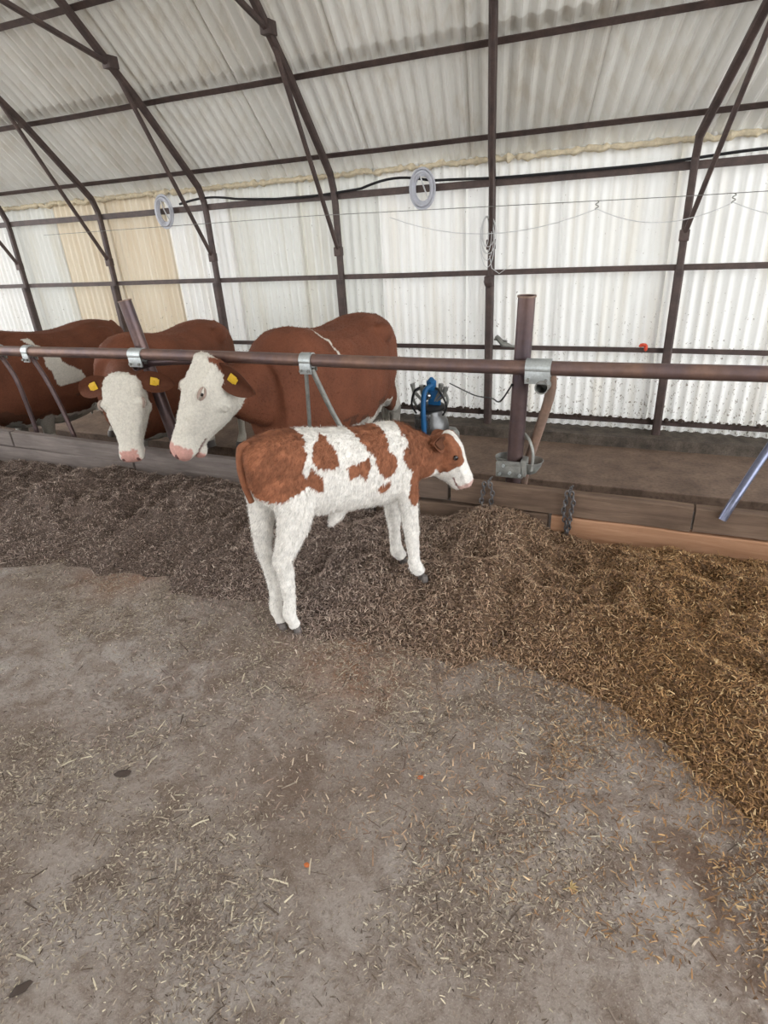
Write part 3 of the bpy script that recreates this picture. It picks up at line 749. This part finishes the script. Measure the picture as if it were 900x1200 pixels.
    amp = amp - mouth * .008 - nost * .012
    P2 = P + N0 * amp[:, None]; me.vertices.foreach_set('co', P2.astype(np.float32).ravel())
    cols = np.tile(np.array(brown), (len(P), 1)) * (1 + .22 * n1)[:, None]
    wh = white_fn(P, n1, n2) | (P[:, 2] < .40 + .05 * n1)
    W = CREAM * (1 + .03 * n2)[:, None]
    cols[wh] = (W * .9)[wh]; cols[isH] = W[isH]
    mz = isH & (h[:, 0] > .462 + .012 * n2) & (h[:, 2] > -.055 - .2 * (h[:, 0] - .5)) & (np.abs(h[:, 1]) < pink_w + .01 * n2); cols[mz] = PINK * (1 + .15 * n2[mz])[:, None]
    lip = isH & (h[:, 0] > .47) & (h[:, 2] <= -.06) & (np.abs(h[:, 1]) < .05); cols[lip] = PINK * 1.1
    cols[mouth] = PINK * .35; cols[nost & isH] = PINK * .22
    muck = (P[:, 2] < .75) & (n1 > .10) & ~isH; cols[muck] = cols[muck] * .5 + np.array((.05, .035, .025)) * .5
    set_cols(me, np.clip(cols, .01, 1)); me.materials.append(M['coat'])
    o = bpy.data.objects.new('body', me); COL.objects.link(o); o.parent = root
    fc = np.clip(cols, .01, 1); bald = isH & (h[:, 0] > .44)
    add_fur(me, fc, root, 90000, lambda P: (P[:, 2] > .55) & ~bald & ((P[:, 1] * 0 + rng.random(len(P)) < .45) | isH), lambda P, idx: np.where(isH[idx], .010, .012), .0017, .74, 1.14)
    # parts
    for sy in (-1, 1):
        add_local(MB().ball((0, 0, 0), .021 * hs, seg=16), Matrix.Translation(H @ (Vector((.155, sy * .131, .028)) * hs)), 'eye', M['eye'], root)
        for q_, nm_ in ((1, 'upper_eyelid'), (-1, 'lower_eyelid')):
            e = MB(); e.tube([H @ (Vector((.155 + .034 * math.cos(a), sy * (.131 + .018 * math.sin(a)), .028 + q_ * (.019 if q_ > 0 else .012) * math.sin(a) + .004)) * hs) for a in [PI * k / 8 for k in range(9)]], [(.003 + .006 * math.sin(PI * k / 8)) * hs for k in range(9)], 6)
            add_local(e, Matrix(), nm_, M['hair'], root, np.array((.42, .32, .27)))
        e = MB()
        for k in range(7): e.tube([H @ (Vector((.140 + .007 * k, sy * .150, .046)) * hs), H @ (Vector((.136 + .009 * k, sy * .172, .048)) * hs)], [.0018, .0006], 4)
        add_local(e, Matrix(), 'eyelashes', M['hair'], root, CREAM * .8)
        # ear: out sideways, slightly back and drooping
        a = H @ (Vector((-.010, sy * .098, -.02)) * hs)
        dirv = (H.to_3x3() @ Vector((ear_dir[0], sy * ear_dir[1], ear_dir[2]))).normalized(); dirv = (dirv + Vector((0, 0, -.10))).normalized()
        face = (H.to_3x3() @ Vector((ear_face[0], sy * ear_face[1], ear_face[2]))).normalized(); face = (face - dirv * face.dot(dirv)).normalized(); sd = face.cross(dirv)
        EM = Matrix(((dirv.x, sd.x, face.x, a.x), (dirv.y, sd.y, face.y, a.y), (dirv.z, sd.z, face.z, a.z), (0, 0, 0, 1)))
        ear = add_local(leaf_ear(.235 * hs, .070 * hs, .55), EM, 'ear', M['coat'], root, np.array(brown) * .62)
        if tag_ears:
            tg = MB(); tg.box((.085, -.026, .012), (.130, .026, .017), .004); tg.ball((.108, 0, .019), (.008, .008, .004), seg=8); tg.box((.118, -.019, .012), (.142, .019, .017), .004)
            add_local(tg, EM, 'ear_tag', M['yellow'], ear)
    for sy in (-1, 1):
        add_local(MB().ball((0, 0, 0), (.014 * hs, .009 * hs, .018 * hs), H.to_3x3() @ Matrix.Rotation(sy * .5, 3, 'X'), seg=10), Matrix.Translation(H @ (Vector((.519, sy * .052, .012)) * hs)), 'nostril', M['nostril'], root)
    for hx, hy in ((.575, .18), (.575, -.18), (-.615, .19), (-.615, -.19)):
        hm = MB().lathe([(.062, 0), (.064, .012), (.056, .05), (.046, .068)], (hx, hy, 0), 16); hm.build('hoof', M['hoof'], root, local=True)
    tl = MB(); tl.tube(smooth_path([(-.80, 0, 1.28), (-.865, .01, 1.20), (-.885, .02, .95), (-.875, .02, .70), (-.87, .03, .55)]), [.032] * 9 + [.024] * 8 + [.018] * 8 + [.020] * 8, 10)
    add_local(tl, Matrix(), 'tail', M['coat'], root, np.array(brown))
    br = MB()
    for k in range(12): br.tube([(-.87, .03, .56), (-.875 + random.uniform(-.03, .03), .03 + random.uniform(-.03, .03), .42), (-.87 + random.uniform(-.04, .04), .03 + random.uniform(-.04, .04), .30)], [.012, .013, .003], 6)
    add_local(br, Matrix(), 'tail_switch', M['coat'], root, CREAM * .8)
    root.scale = (s, s, s)
    return root

def W2L(p, loc, rz, s):    # world point to the cow's frame
    v = Vector(p) - Vector(loc); v = Matrix.Rotation(-rz, 3, 'Z') @ v; return v / s

# cow beside the calf, head over the kerb
def white3(P, n1, n2):
    x, y, z = P.T
    stripe = (np.abs(x - (.48 - .15 * (1.42 - z) * 2.2) + .02 * n2) < .016 + .01 * n1) & (z > 1.16) & (y > 0)
    thigh = (x < -.60 + .06 * n1) & (z < 1.02 + .1 * n1) & (z > .3) & (x < -.60 - .25 * (z - .75)) 
    belly = (z < .66 + .06 * n1) & (x < .35) & (x > -.5)
    return stripe | thigh | belly
loc = (-2.40, 4.33, SZ); rz = math.radians(-90.5); s = 1.045
p = W2L((-2.515, 2.95, .885), loc, rz, s); nm = W2L((-2.46, 3.30, .64), loc, rz, s)
make_cow('red-brown cow nearest the calf, its white face turned aside in front of the rail', loc, rz, s, p, math.radians(-121) - rz, math.radians(60), 0, tuple(nm), BROWN * 1.0, white3, True, headscale=1.10, ear_dir=(.25, .60, -.75), ear_face=(.5, .7, .5), pink_w=.10)
# middle cow, facing the camera under the rail
def white2(P, n1, n2):
    x, y, z = P.T
    return ((x > .50 + .05 * n1) & (x < .78) & (z > 1.10) & (y < -.12 + .05 * n1)) | ((z < .60 + .08 * n1))
loc = (-4.08, 4.36, SZ); rz = math.radians(-80); s = 1.0
p = W2L((-3.215, 2.90, .765), loc, rz, s); nm = W2L((-3.66, 3.34, .58), loc, rz, s)
make_cow('brown cow looking straight out under the rail, white face between two tagged ears', loc, rz, s, p, math.radians(-62) - rz, math.radians(72), math.radians(3), tuple(nm), BROWN * 1.08, white2, True, headscale=1.0)
# left cow, head beyond the picture edge
def white1(P, n1, n2):
    x, y, z = P.T
    band = (np.abs(x - (.50 - .62 * (1.33 - z))) < .03 + .06 * n1 + .32 * np.clip(1.28 - z, 0, .4)) & (z > .86) & (y > 0) & (z < 1.33)
    return band | (z < .58 + .1 * n1)
loc = (-5.60, 4.35, SZ); rz = math.radians(-86); s = 1.0
p = W2L((-5.62, 2.92, .76), loc, rz, s); nm = W2L((-5.58, 3.33, .60), loc, rz, s)
make_cow('dark brown cow at the left edge with white shoulder patch, head out of view', loc, rz, s, p, math.radians(-100) - rz, math.radians(58), 0, tuple(nm), BROWN * .9, white1, False)

# ------------------------------------------------------------------ the calf
def make_calf():
    ang = math.atan2(.786, .62)
    root = thing('calf', 'small white calf with red-brown patches standing beside the feed pile, facing right', 'calf', (-1.35, 1.80, 0), ang)
    m = MB()
    body_loft(m, [(-.085, .83, .74, .035), (-.070, .862, .69, .070), (-.02, .893, .62, .098), (.06, .905, .555, .112), (.16, .893, .52, .112), (.28, .868, .500, .118), (.40, .848, .488, .122), (.50, .842, .478, .112), (.60, .835, .485, .096), (.67, .79, .53, .078), (.72, .75, .58, .055)], e=2.2)
    for sy in (-1, 1):
        m.ball((.0, sy * .055, .745), (.085, .050, .12)); m.ball((.585, sy * .062, .66), (.07, .042, .14))
    # hind legs: right (near) and left (far), close together at the hooves
    limb(m, [(.03, -.070, .76, .10, .048), (.075, -.074, .64, .092, .050), (.065, -.076, .53, .072, .046), (.02, -.074, .43, .050, .036), (-.005, -.066, .375, .041, .032), (.005, -.064, .30, .034, .028), (.003, -.060, .18, .027, .026), (-.006, -.056, .105, .030, .028), (.004, -.052, .060, .026, .025), (.012, -.050, .03, .029, .027)])
    limb(m, [(.0, .055, .76, .09, .048), (-.005, .058, .64, .075, .048), (-.025, .060, .53, .055, .040), (-.038, .058, .44, .040, .033), (-.045, .050, .385, .036, .030), (-.035, .040, .30, .029, .026), (-.030, .026, .18, .026, .025), (-.038, .018, .105, .029, .026), (-.034, .014, .060, .026, .024), (-.030, .012, .03, .028, .026)])
    for sy, dx, dy in ((-1, .0, .015), (1, -.005, 0)):
        limb(m, [(.600, sy * .062, .66, .065, .040), (.595, sy * .075 + 0, .54, .052, .040), (.595, sy * .082, .44, .041, .034), (.603, sy * .085, .345, .037, .032), (.602, sy * .085, .30, .031, .028), (.607, sy * .086, .21, .027, .026), (.612, sy * .086, .155, .032, .030), (.628, sy * .087, .125, .030, .029), (.636, sy * .087, .108, .028, .027)])
    # navel tuft and brisket
    m.tube([(.30, 0, .52), (.275, 0, .475), (.245, 0, .435)], [.045, .030, .010], 10)
    H = head_matrix((.850, -.015, .712), math.radians(-42), math.radians(66))
    nb = H @ Vector((.02, 0, -.06))
    R = interp_rows([(.54, 0, .68, .150, .078), (.64, 0, .675, .125, .072), (.75, -.006, .645, .100, .060), (nb.x, nb.y, nb.z, .075, .050)], 6); rings = []
    for i, r in enumerate(R):
        a = R[max(i - 1, 0)]; b_ = R[min(i + 1, len(R) - 1)]
        t = Vector(b_[:3] - a[:3]).normalized(); side = Z_.cross(t).normalized(); upv = t.cross(side)
        rings.append(ring(r[:3], side, upv, r[4], r[3] * .92, r[3], 16, 2.2))
    m.loft(rings)
    head_loft(m, H, [(-.030, .038, .010, .06), (-.015, .056, .028, .11), (.025, .069, .038, .150), (.065, .072, .042, .165), (.105, .065, .036, .158), (.145, .052, .028, .132), (.180, .046, .026, .104), (.210, .049, .026, .090), (.235, .048, .018, .078), (.248, .034, .0, .055)], e=2.3)
    for sy in (-1, 1): m.ball(H @ Vector((.078, sy * .055, .014)), .021); m.ball(H @ Vector((.232, sy * .025, -.006)), .016)
    m.ball(H @ Vector((.222, 0, -.062)), (.026, .026, .022))
    me = remeshed(m, .0068, 4, 'calf_body')
    P = coords(me); N0 = normals(me); HI = np.array(H.inverted()); h = P @ HI[:3, :3].T + HI[:3, 3]
    n1 = nz(P, 14, 2); n2 = nz(P, 60, 5)
    me.vertices.foreach_set('co', (P + N0 * (.004 * n1 + .002 * n2)[:, None]).astype(np.float32).ravel())
    jx = P[:, 0] + .013 * n1 + .006 * n2; jz = P[:, 2] + .013 * nz(P, 14, 9) + .006 * n2
    polys = [[(-.12, .95), (.10, .95), (.151, .871), (.149, .81), (.116, .743), (.132, .719), (.163, .763), (.194, .698), (.197, .644), (.127, .682), (.076, .668), (.023, .650), (-.035, .672), (-.10, .70), (-.15, .8)],
        [(.179, .847), (.211, .852), (.226, .87), (.255, .843), (.274, .775), (.267, .738), (.224, .736), (.181, .755), (.17, .805)],
        [(.355, .95), (.47, .95), (.511, .82), (.51, .748), (.541, .721), (.542, .687), (.491, .623), (.464, .657), (.427, .727), (.404, .791), (.37, .835)],
        [(.31, .728), (.358, .736), (.4, .746), (.404, .706), (.38, .664), (.354, .684), (.311, .671)],
        [(.432, .603), (.461, .61), (.498, .618), (.504, .592), (.458, .571)],
        [(.59, .95), (.582, .80), (.602, .761), (.573, .727), (.568, .687), (.61, .629), (.594, .597), (.575, .53), (.603, .472), (.635, .485), (.668, .535), (.9, .50), (.95, .95)]]
    br = np.zeros(len(P), bool)
    for pl in polys: br |= inpoly(jx, jz, pl)
    hx, hy, hz = h.T
    inH = (hx > -.045) & (hz > -.20) & (np.abs(hy) < .1)
    face_white = inH & ((np.abs(hy) < .026 + .006 * n1) & (hz > -.01) | (hx > .135 + .012 * n1) | (hz < -.095 + .02 * n1 + .0) & (hx > -.02))
    eye_patch = inH & (np.minimum(np.linalg.norm(h - np.array((.085, .058, .008)), axis=1), np.linalg.norm(h - np.array((.085, -.058, .008)), axis=1)) < .030)
    br = (br & ~face_white) | eye_patch
    CB = np.array((.265, .105, .055)); CW = np.array((.82, .79, .74))
    cols = np.where(br[:, None], CB * (1 + .25 * n1 + .2 * n2)[:, None], CW * (1 + .05 * n2)[:, None])
    rearlight = br & (P[:, 0] < .06) & (n1 > .05); cols[rearlight] = cols[rearlight] * 1.25
    mz = inH & (hx > .222) & (hz > -.045); cols[mz] = np.array((.62, .42, .37))
    mouth = inH & (hx > .17) & (np.abs(hz + .046) < .004); cols[mouth] = np.array((.25, .14, .12))
    cols = np.clip(cols, .01, .95)
    set_cols(me, cols); me.materials.append(M['fluff'])
    o = bpy.data.objects.new('body', me); COL.objects.link(o); o.parent = root
    # short fluffy hair, one mesh of thin blades
    add_fur(me, cols, root, 42000, lambda P: P[:, 2] > .12, lambda P, idx: np.where(inH[idx], .007, .017) * np.where(P[idx, 2] < .35, .65, 1), .0013)
    for sy in (-1, 1):
        add_local(MB().ball((0, 0, 0), (.013, .011, .013), seg=12), Matrix.Translation(H @ Vector((.082, sy * .0685, .012))), 'eye', M['eye'], root)
        a = H @ Vector((.0, sy * .050, -.012))
        dirv = Vector((-.72, -.42, .22) if sy < 0 else (-.35, .75, -.45)).normalized()
        face = Vector((-.05, -.95, .15) if sy < 0 else (.5, .6, .3)).normalized(); face = (face - dirv * face.dot(dirv)).normalized(); sd = face.cross(dirv)
        EM = Matrix(((dirv.x, sd.x, face.x, a.x), (dirv.y, sd.y, face.y, a.y), (dirv.z, sd.z, face.z, a.z), (0, 0, 0, 1)))
        add_local(leaf_ear(.100, .042, .45, .006), EM, 'ear', M['fluff'], root, CB * .8)
        inner = leaf_ear(.080, .030, .45, .002); inner.v = [(v[0] + .008, v[1], v[2] + .004) for v in inner.v]; add_local(inner, EM, 'inner_ear', M['fluff'], root, CB * .42)
    for hx_, hy_, hz_ in ((.018, -.050, 0), (-.028, .012, 0), (.652, -.088, .060), (.652, .088, .060)):
        hm_ = MB()
        for q in (-1, 1):
            hm_.lathe([(.017, 0), (.018, .006), (.016, .022), (.013, .034)], (hx_, hy_ + q * .014, hz_), 12)
        hm_.build('hoof', M['hoof'], root, local=True)
    tl = MB(); tl.tube(smooth_path([(-.045, 0, .872), (-.080, .0, .855), (-.094, -.006, .78), (-.088, -.012, .70), (-.075, -.012, .64)]), [.017] * 9 + [.015] * 8 + [.014] * 8 + [.012] * 8, 10)
    add_local(tl, Matrix(), 'tail', M['fluff'], root, CB)
    return root
make_calf()

# ------------------------------------------------------------------ feed pile
EDGE = [(-13, 1.85), (-3.3, 1.80), (-2.55, 1.87), (-1.9, 1.95), (-1.5, 1.86), (-1.2, 1.76), (-.95, 1.80), (-.5, 1.88), (-.17, 1.87), (.02, 1.78), (.19, 1.64), (.31, 1.53), (.46, 1.42), (.9, 1.1), (4.5, .6)]
ex, ey = zip(*EDGE)
def pile_h(x, y):
    e = np.interp(x, ex, ey) + np.array([.13 * noise.noise((a * 2.3, 7, 0)) + .06 * noise.noise((a * 8, 7, 0)) for a in x])
    u = np.clip((y - e) / (KY - e), -.2, 1)
    hk = np.interp(x, [-6, -4.6, -3.6, -2.9, -2.3, -1.6, -1.0, -.78, -.55, -.38, -.2, .6, 3], [.02, .03, .04, .08, .06, .05, .05, .12, .12, .05, .02, .03, .04])
    hm = np.interp(x, [-6, -3.5, -2.4, -1.6, -1.0, -.3, .6, 3], [.05, .07, .10, .09, .07, .085, .09, .09])
    uc = np.clip(u, 0, 1); prof_m = np.where(uc < .5, np.sin(uc * PI), 1 - (uc - .5) * 1.0); prof_m = np.where(uc > .5, 1 - (uc - .5) * 2, prof_m)
    h = hm * prof_m + hk * np.clip((uc - .45) / .55, 0, 1)
    lump = np.interp(x, [-1.5, -1.0, -.7, -.4], [1.9, .8, .9, 1.25])
    h = h + lump * np.array([.060 * noise.noise((a * 2.4, b_ * 2.4, 3)) + .075 * (.35 - abs(noise.noise((a * 5.2, b_ * 5.2, 8)))) + .026 * noise.noise((a * 12, b_ * 12, 1)) for a, b_ in zip(x, y)]) * np.clip(u * 2.2, 0, 1) * (1 - .6 * uc ** 4)
    # named humps
    for (cx, cy, r, k) in ((-2.45, 2.62, .30, .085), (-3.3, 2.75, .35, .05), (-.72, 2.80, .20, .05), (-1.9, 2.35, .25, .04), (.55, 2.4, .4, .05)):
        h = h + k * np.exp(-((x - cx) ** 2 + (y - cy) ** 2) / r ** 2)
    return np.where(u > 0, np.maximum(h, .001), u * .12), u
nx, ny = 420, 110
gx = np.linspace(-8.5, 3.0, nx); gy = np.linspace(.9, KY - .012, ny); X, Yg = np.meshgrid(gx, gy)
Hh, U = pile_h(X.ravel(), Yg.ravel())
fine = np.array([noise.noise((a * 38, b_ * 38, 5)) for a, b_ in zip(X.ravel(), Yg.ravel())])
Hh = Hh + .009 * fine * (U > 0.02)
def feed_col(x, y, n):
    warm = np.clip((x + 1.3) / 1.4, 0, 1)[:, None]
    a = np.array((.22, .16, .13)); b_ = np.array((.28, .16, .075)); c = a * (1 - warm) + b_ * warm
    return c
cols = feed_col(X.ravel(), Yg.ravel(), 0) * (.80 + .30 * fine)[:, None]
me = bpy.data.meshes.new('feed_pile')
idxg = np.arange(nx * ny).reshape(ny, nx); F = np.stack([idxg[:-1, :-1], idxg[:-1, 1:], idxg[1:, 1:], idxg[1:, :-1]], -1).reshape(-1, 4)
keep = (U[F] > -.12).any(1); F = F[keep]
used = np.unique(F); remap = -np.ones(nx * ny, int); remap[used] = np.arange(len(used))
V = np.stack([X.ravel(), Yg.ravel(), Hh], 1)[used]
me.from_pydata(V.tolist(), [], remap[F].tolist()); set_cols(me, np.clip(cols[used], .01, 1)); me.shade_smooth(); me.materials.append(M['pile'])
po = bpy.data.objects.new('feed_pile', me); COL.objects.link(po)
tag(po, 'long heap of brown chopped silage lying along the kerb', 'feed', kind='stuff')

def blades(name, pts, ln, wd, cols, tilt, lift, mat, bend=.25):
    n = len(pts); az = rng.uniform(0, 2 * PI, n); el = rng.normal(0, tilt, n)
    d = np.stack([np.cos(az) * np.cos(el), np.sin(az) * np.cos(el), np.abs(np.sin(el)) * .9], 1)
    sd = np.stack([-np.sin(az), np.cos(az), rng.uniform(-.5, .5, n)], 1); sd /= np.linalg.norm(sd, axis=1)[:, None]
    c = pts + np.array((0, 0, 1.)) * lift[:, None]
    up = np.cross(d, sd); md = up * (ln * bend * rng.uniform(-1, 1, n) * .5)[:, None]
    md[:, 2] = np.abs(md[:, 2])
    A = c - d * (ln / 2)[:, None]; B = c + md; T = c + d * (ln / 2)[:, None]; A[:, 2] = np.maximum(A[:, 2], pts[:, 2] - .004)
    w_ = sd * (wd / 2)[:, None]
    V = np.stack([A - w_, A + w_, B - w_, B + w_, T - w_ * .6, T + w_ * .6], 1).reshape(-1, 3)
    o6 = np.arange(n)[:, None] * 6; F = np.concatenate([o6 + np.array([0, 1, 3, 2]), o6 + np.array([2, 3, 5, 4])], 1).reshape(-1, 4)
    me = bpy.data.meshes.new(name); nv = len(V); nf = len(F)
    me.vertices.add(nv); me.vertices.foreach_set('co', V.astype(np.float32).ravel())
    me.loops.add(nf * 4); me.loops.foreach_set('vertex_index', F.astype(np.int32).ravel())
    me.polygons.add(nf); me.polygons.foreach_set('loop_start', np.arange(0, nf * 4, 4, dtype=np.int32))
    me.update(); me.validate(); me.materials.append(mat)
    set_cols(me, np.clip(np.repeat(cols, 6, 0), .01, 1))
    o = bpy.data.objects.new(name, me); COL.objects.link(o); return o
# chopped stems on the pile
n = 250000
px = np.where(rng.random(n) < .62, rng.uniform(-1.9, 1.6, n), rng.uniform(-6.5, -1.5, n)); py = rng.uniform(.95, KY - .02, n)
hh, uu = pile_h(px, py); fe = np.array([max(0, noise.noise((a * 4, b_ * 4, 21))) for a, b_ in zip(px, py)])
k = (uu > -.01 - .30 * rng.random(n) ** 4 - .9 * fe * rng.random(n) ** 2 * (px > -.2)); px, py, hh, uu = px[k], py[k], hh[k], uu[k]; n = len(px)
pts = np.stack([px, py, np.maximum(hh, 0)], 1)
warm = np.clip((px + 1.3) / 1.5, 0, 1)[:, None]
pal_w = np.array([(.37, .205, .092), (.48, .29, .13), (.25, .14, .075), (.66, .47, .25), (.15, .09, .055)]); pal_l = np.array([(.36, .27, .225), (.48, .38, .32), (.26, .195, .165), (.64, .54, .45), (.18, .135, .12)])
pk = rng.choice(5, n, p=[.3, .24, .22, .09, .15]); cols = pal_w[pk] * warm + pal_l[pk] * (1 - warm); cols *= rng.uniform(.75, 1.25, (n, 1))
ln = rng.uniform(.007, .026, n) * np.where(rng.random(n) < .03, 2.2, 1); wd = rng.uniform(.0016, .0044, n)
tag(blades('silage_stems', pts, ln, wd, cols, .5, rng.uniform(.0, .014, n), M['straw']), 'loose chopped stems covering the silage heap', 'feed', kind='stuff')
# chaff on the concrete, clustered
n = 330000
px = rng.uniform(-4.6, 1.3, n); py = rng.uniform(.2, 2.0, n)
d = np.array([noise.fractal((a * 2.1, b_ * 2.1, 11), 1, 2, 4) for a, b_ in zip(px, py)])
d2 = np.clip(.36 + d * 1.5, .08, 1); k = rng.random(n) < d2 * .75; px, py = px[k], py[k]
hh, uu = pile_h(px, py); k = uu < .05; px, py = px[k], py[k]; n = len(px)
pts = np.stack([px, py, np.full(n, .0035)], 1)
pal = np.array([(.33, .26, .205), (.20, .15, .115), (.48, .40, .31), (.68, .60, .45), (.12, .09, .07)])
cols = pal[rng.choice(5, n, p=[.28, .22, .26, .14, .10])] * rng.uniform(.8, 1.2, (n, 1))
big = rng.random(n) < .018
ln = np.where(big, rng.uniform(.025, .06, n), rng.uniform(.004, .016, n)); wd = np.where(big, rng.uniform(.002, .0055, n), rng.uniform(.0012, .0034, n))
tag(blades('straw_chaff', pts, ln, wd, cols, .15, np.zeros(n), M['straw'], .15), 'chaff and short straw bits scattered over the concrete passage', 'straw', kind='stuff')

# single bits one can point at
def scrap(name, label, cat, x, y, sx, sy, sz, mat, rot=0):
    m = MB(); m.ball((0, 0, 0), (sx, sy, sz), seg=10); r2 = random.Random(int(abs(x * 977 + y * 331)))
    m.v = [(v[0] * (1 + r2.uniform(-.25, .25)), v[1] * (1 + r2.uniform(-.25, .25)), max(v[2] * (1 + r2.uniform(-.3, .3)), -sz * .6)) for v in m.v]
    o = m.build(name, mat, angle=30); o.location = (x, y, sz * .6 + .002); o.rotation_euler = (0, 0, rot); return tag(o, label, cat)
scrap('orange_scrap', 'small orange carrot scrap on the concrete left of centre foreground', 'food scrap', -.711, .86, .008, .007, .005, M['orange'])
scrap('orange_scrap', 'small orange-brown scrap on the concrete below the calf front legs', 'food scrap', -.517, 1.246, .010, .007, .004, M['orange'], .5)
scrap('dirt_clod', 'dark clod lying alone on the concrete at lower left', 'clod', -1.445, .911, .030, .014, .007, M['darkbit'], .5)
scrap('dirt_clod', 'dark brown clod near the bottom left corner', 'clod', -1.20, .341, .024, .012, .006, M['darkbit'], 1.0)
t = thing('dry_leaf', 'pale yellow dry leaf on the concrete at lower right', 'leaf', (-.03, 1.058, .006), .4)
m = MB()
for k in range(5):
    a = -1.1 + k * .55; m.add([(0, 0, 0), (.012 * math.cos(a - .25), .012 * math.sin(a - .25), .003), (.024 * math.cos(a), .024 * math.sin(a), .002), (.012 * math.cos(a + .25), .012 * math.sin(a + .25), .003)], [(0, 1, 2, 3)])
m.build('blade', M['leaf'], t, local=True, smooth=False); MB().tube([(0, 0, .001), (-.02, -.004, .001)], .0012, 5).build('stalk', M['leaf'], t, local=True)
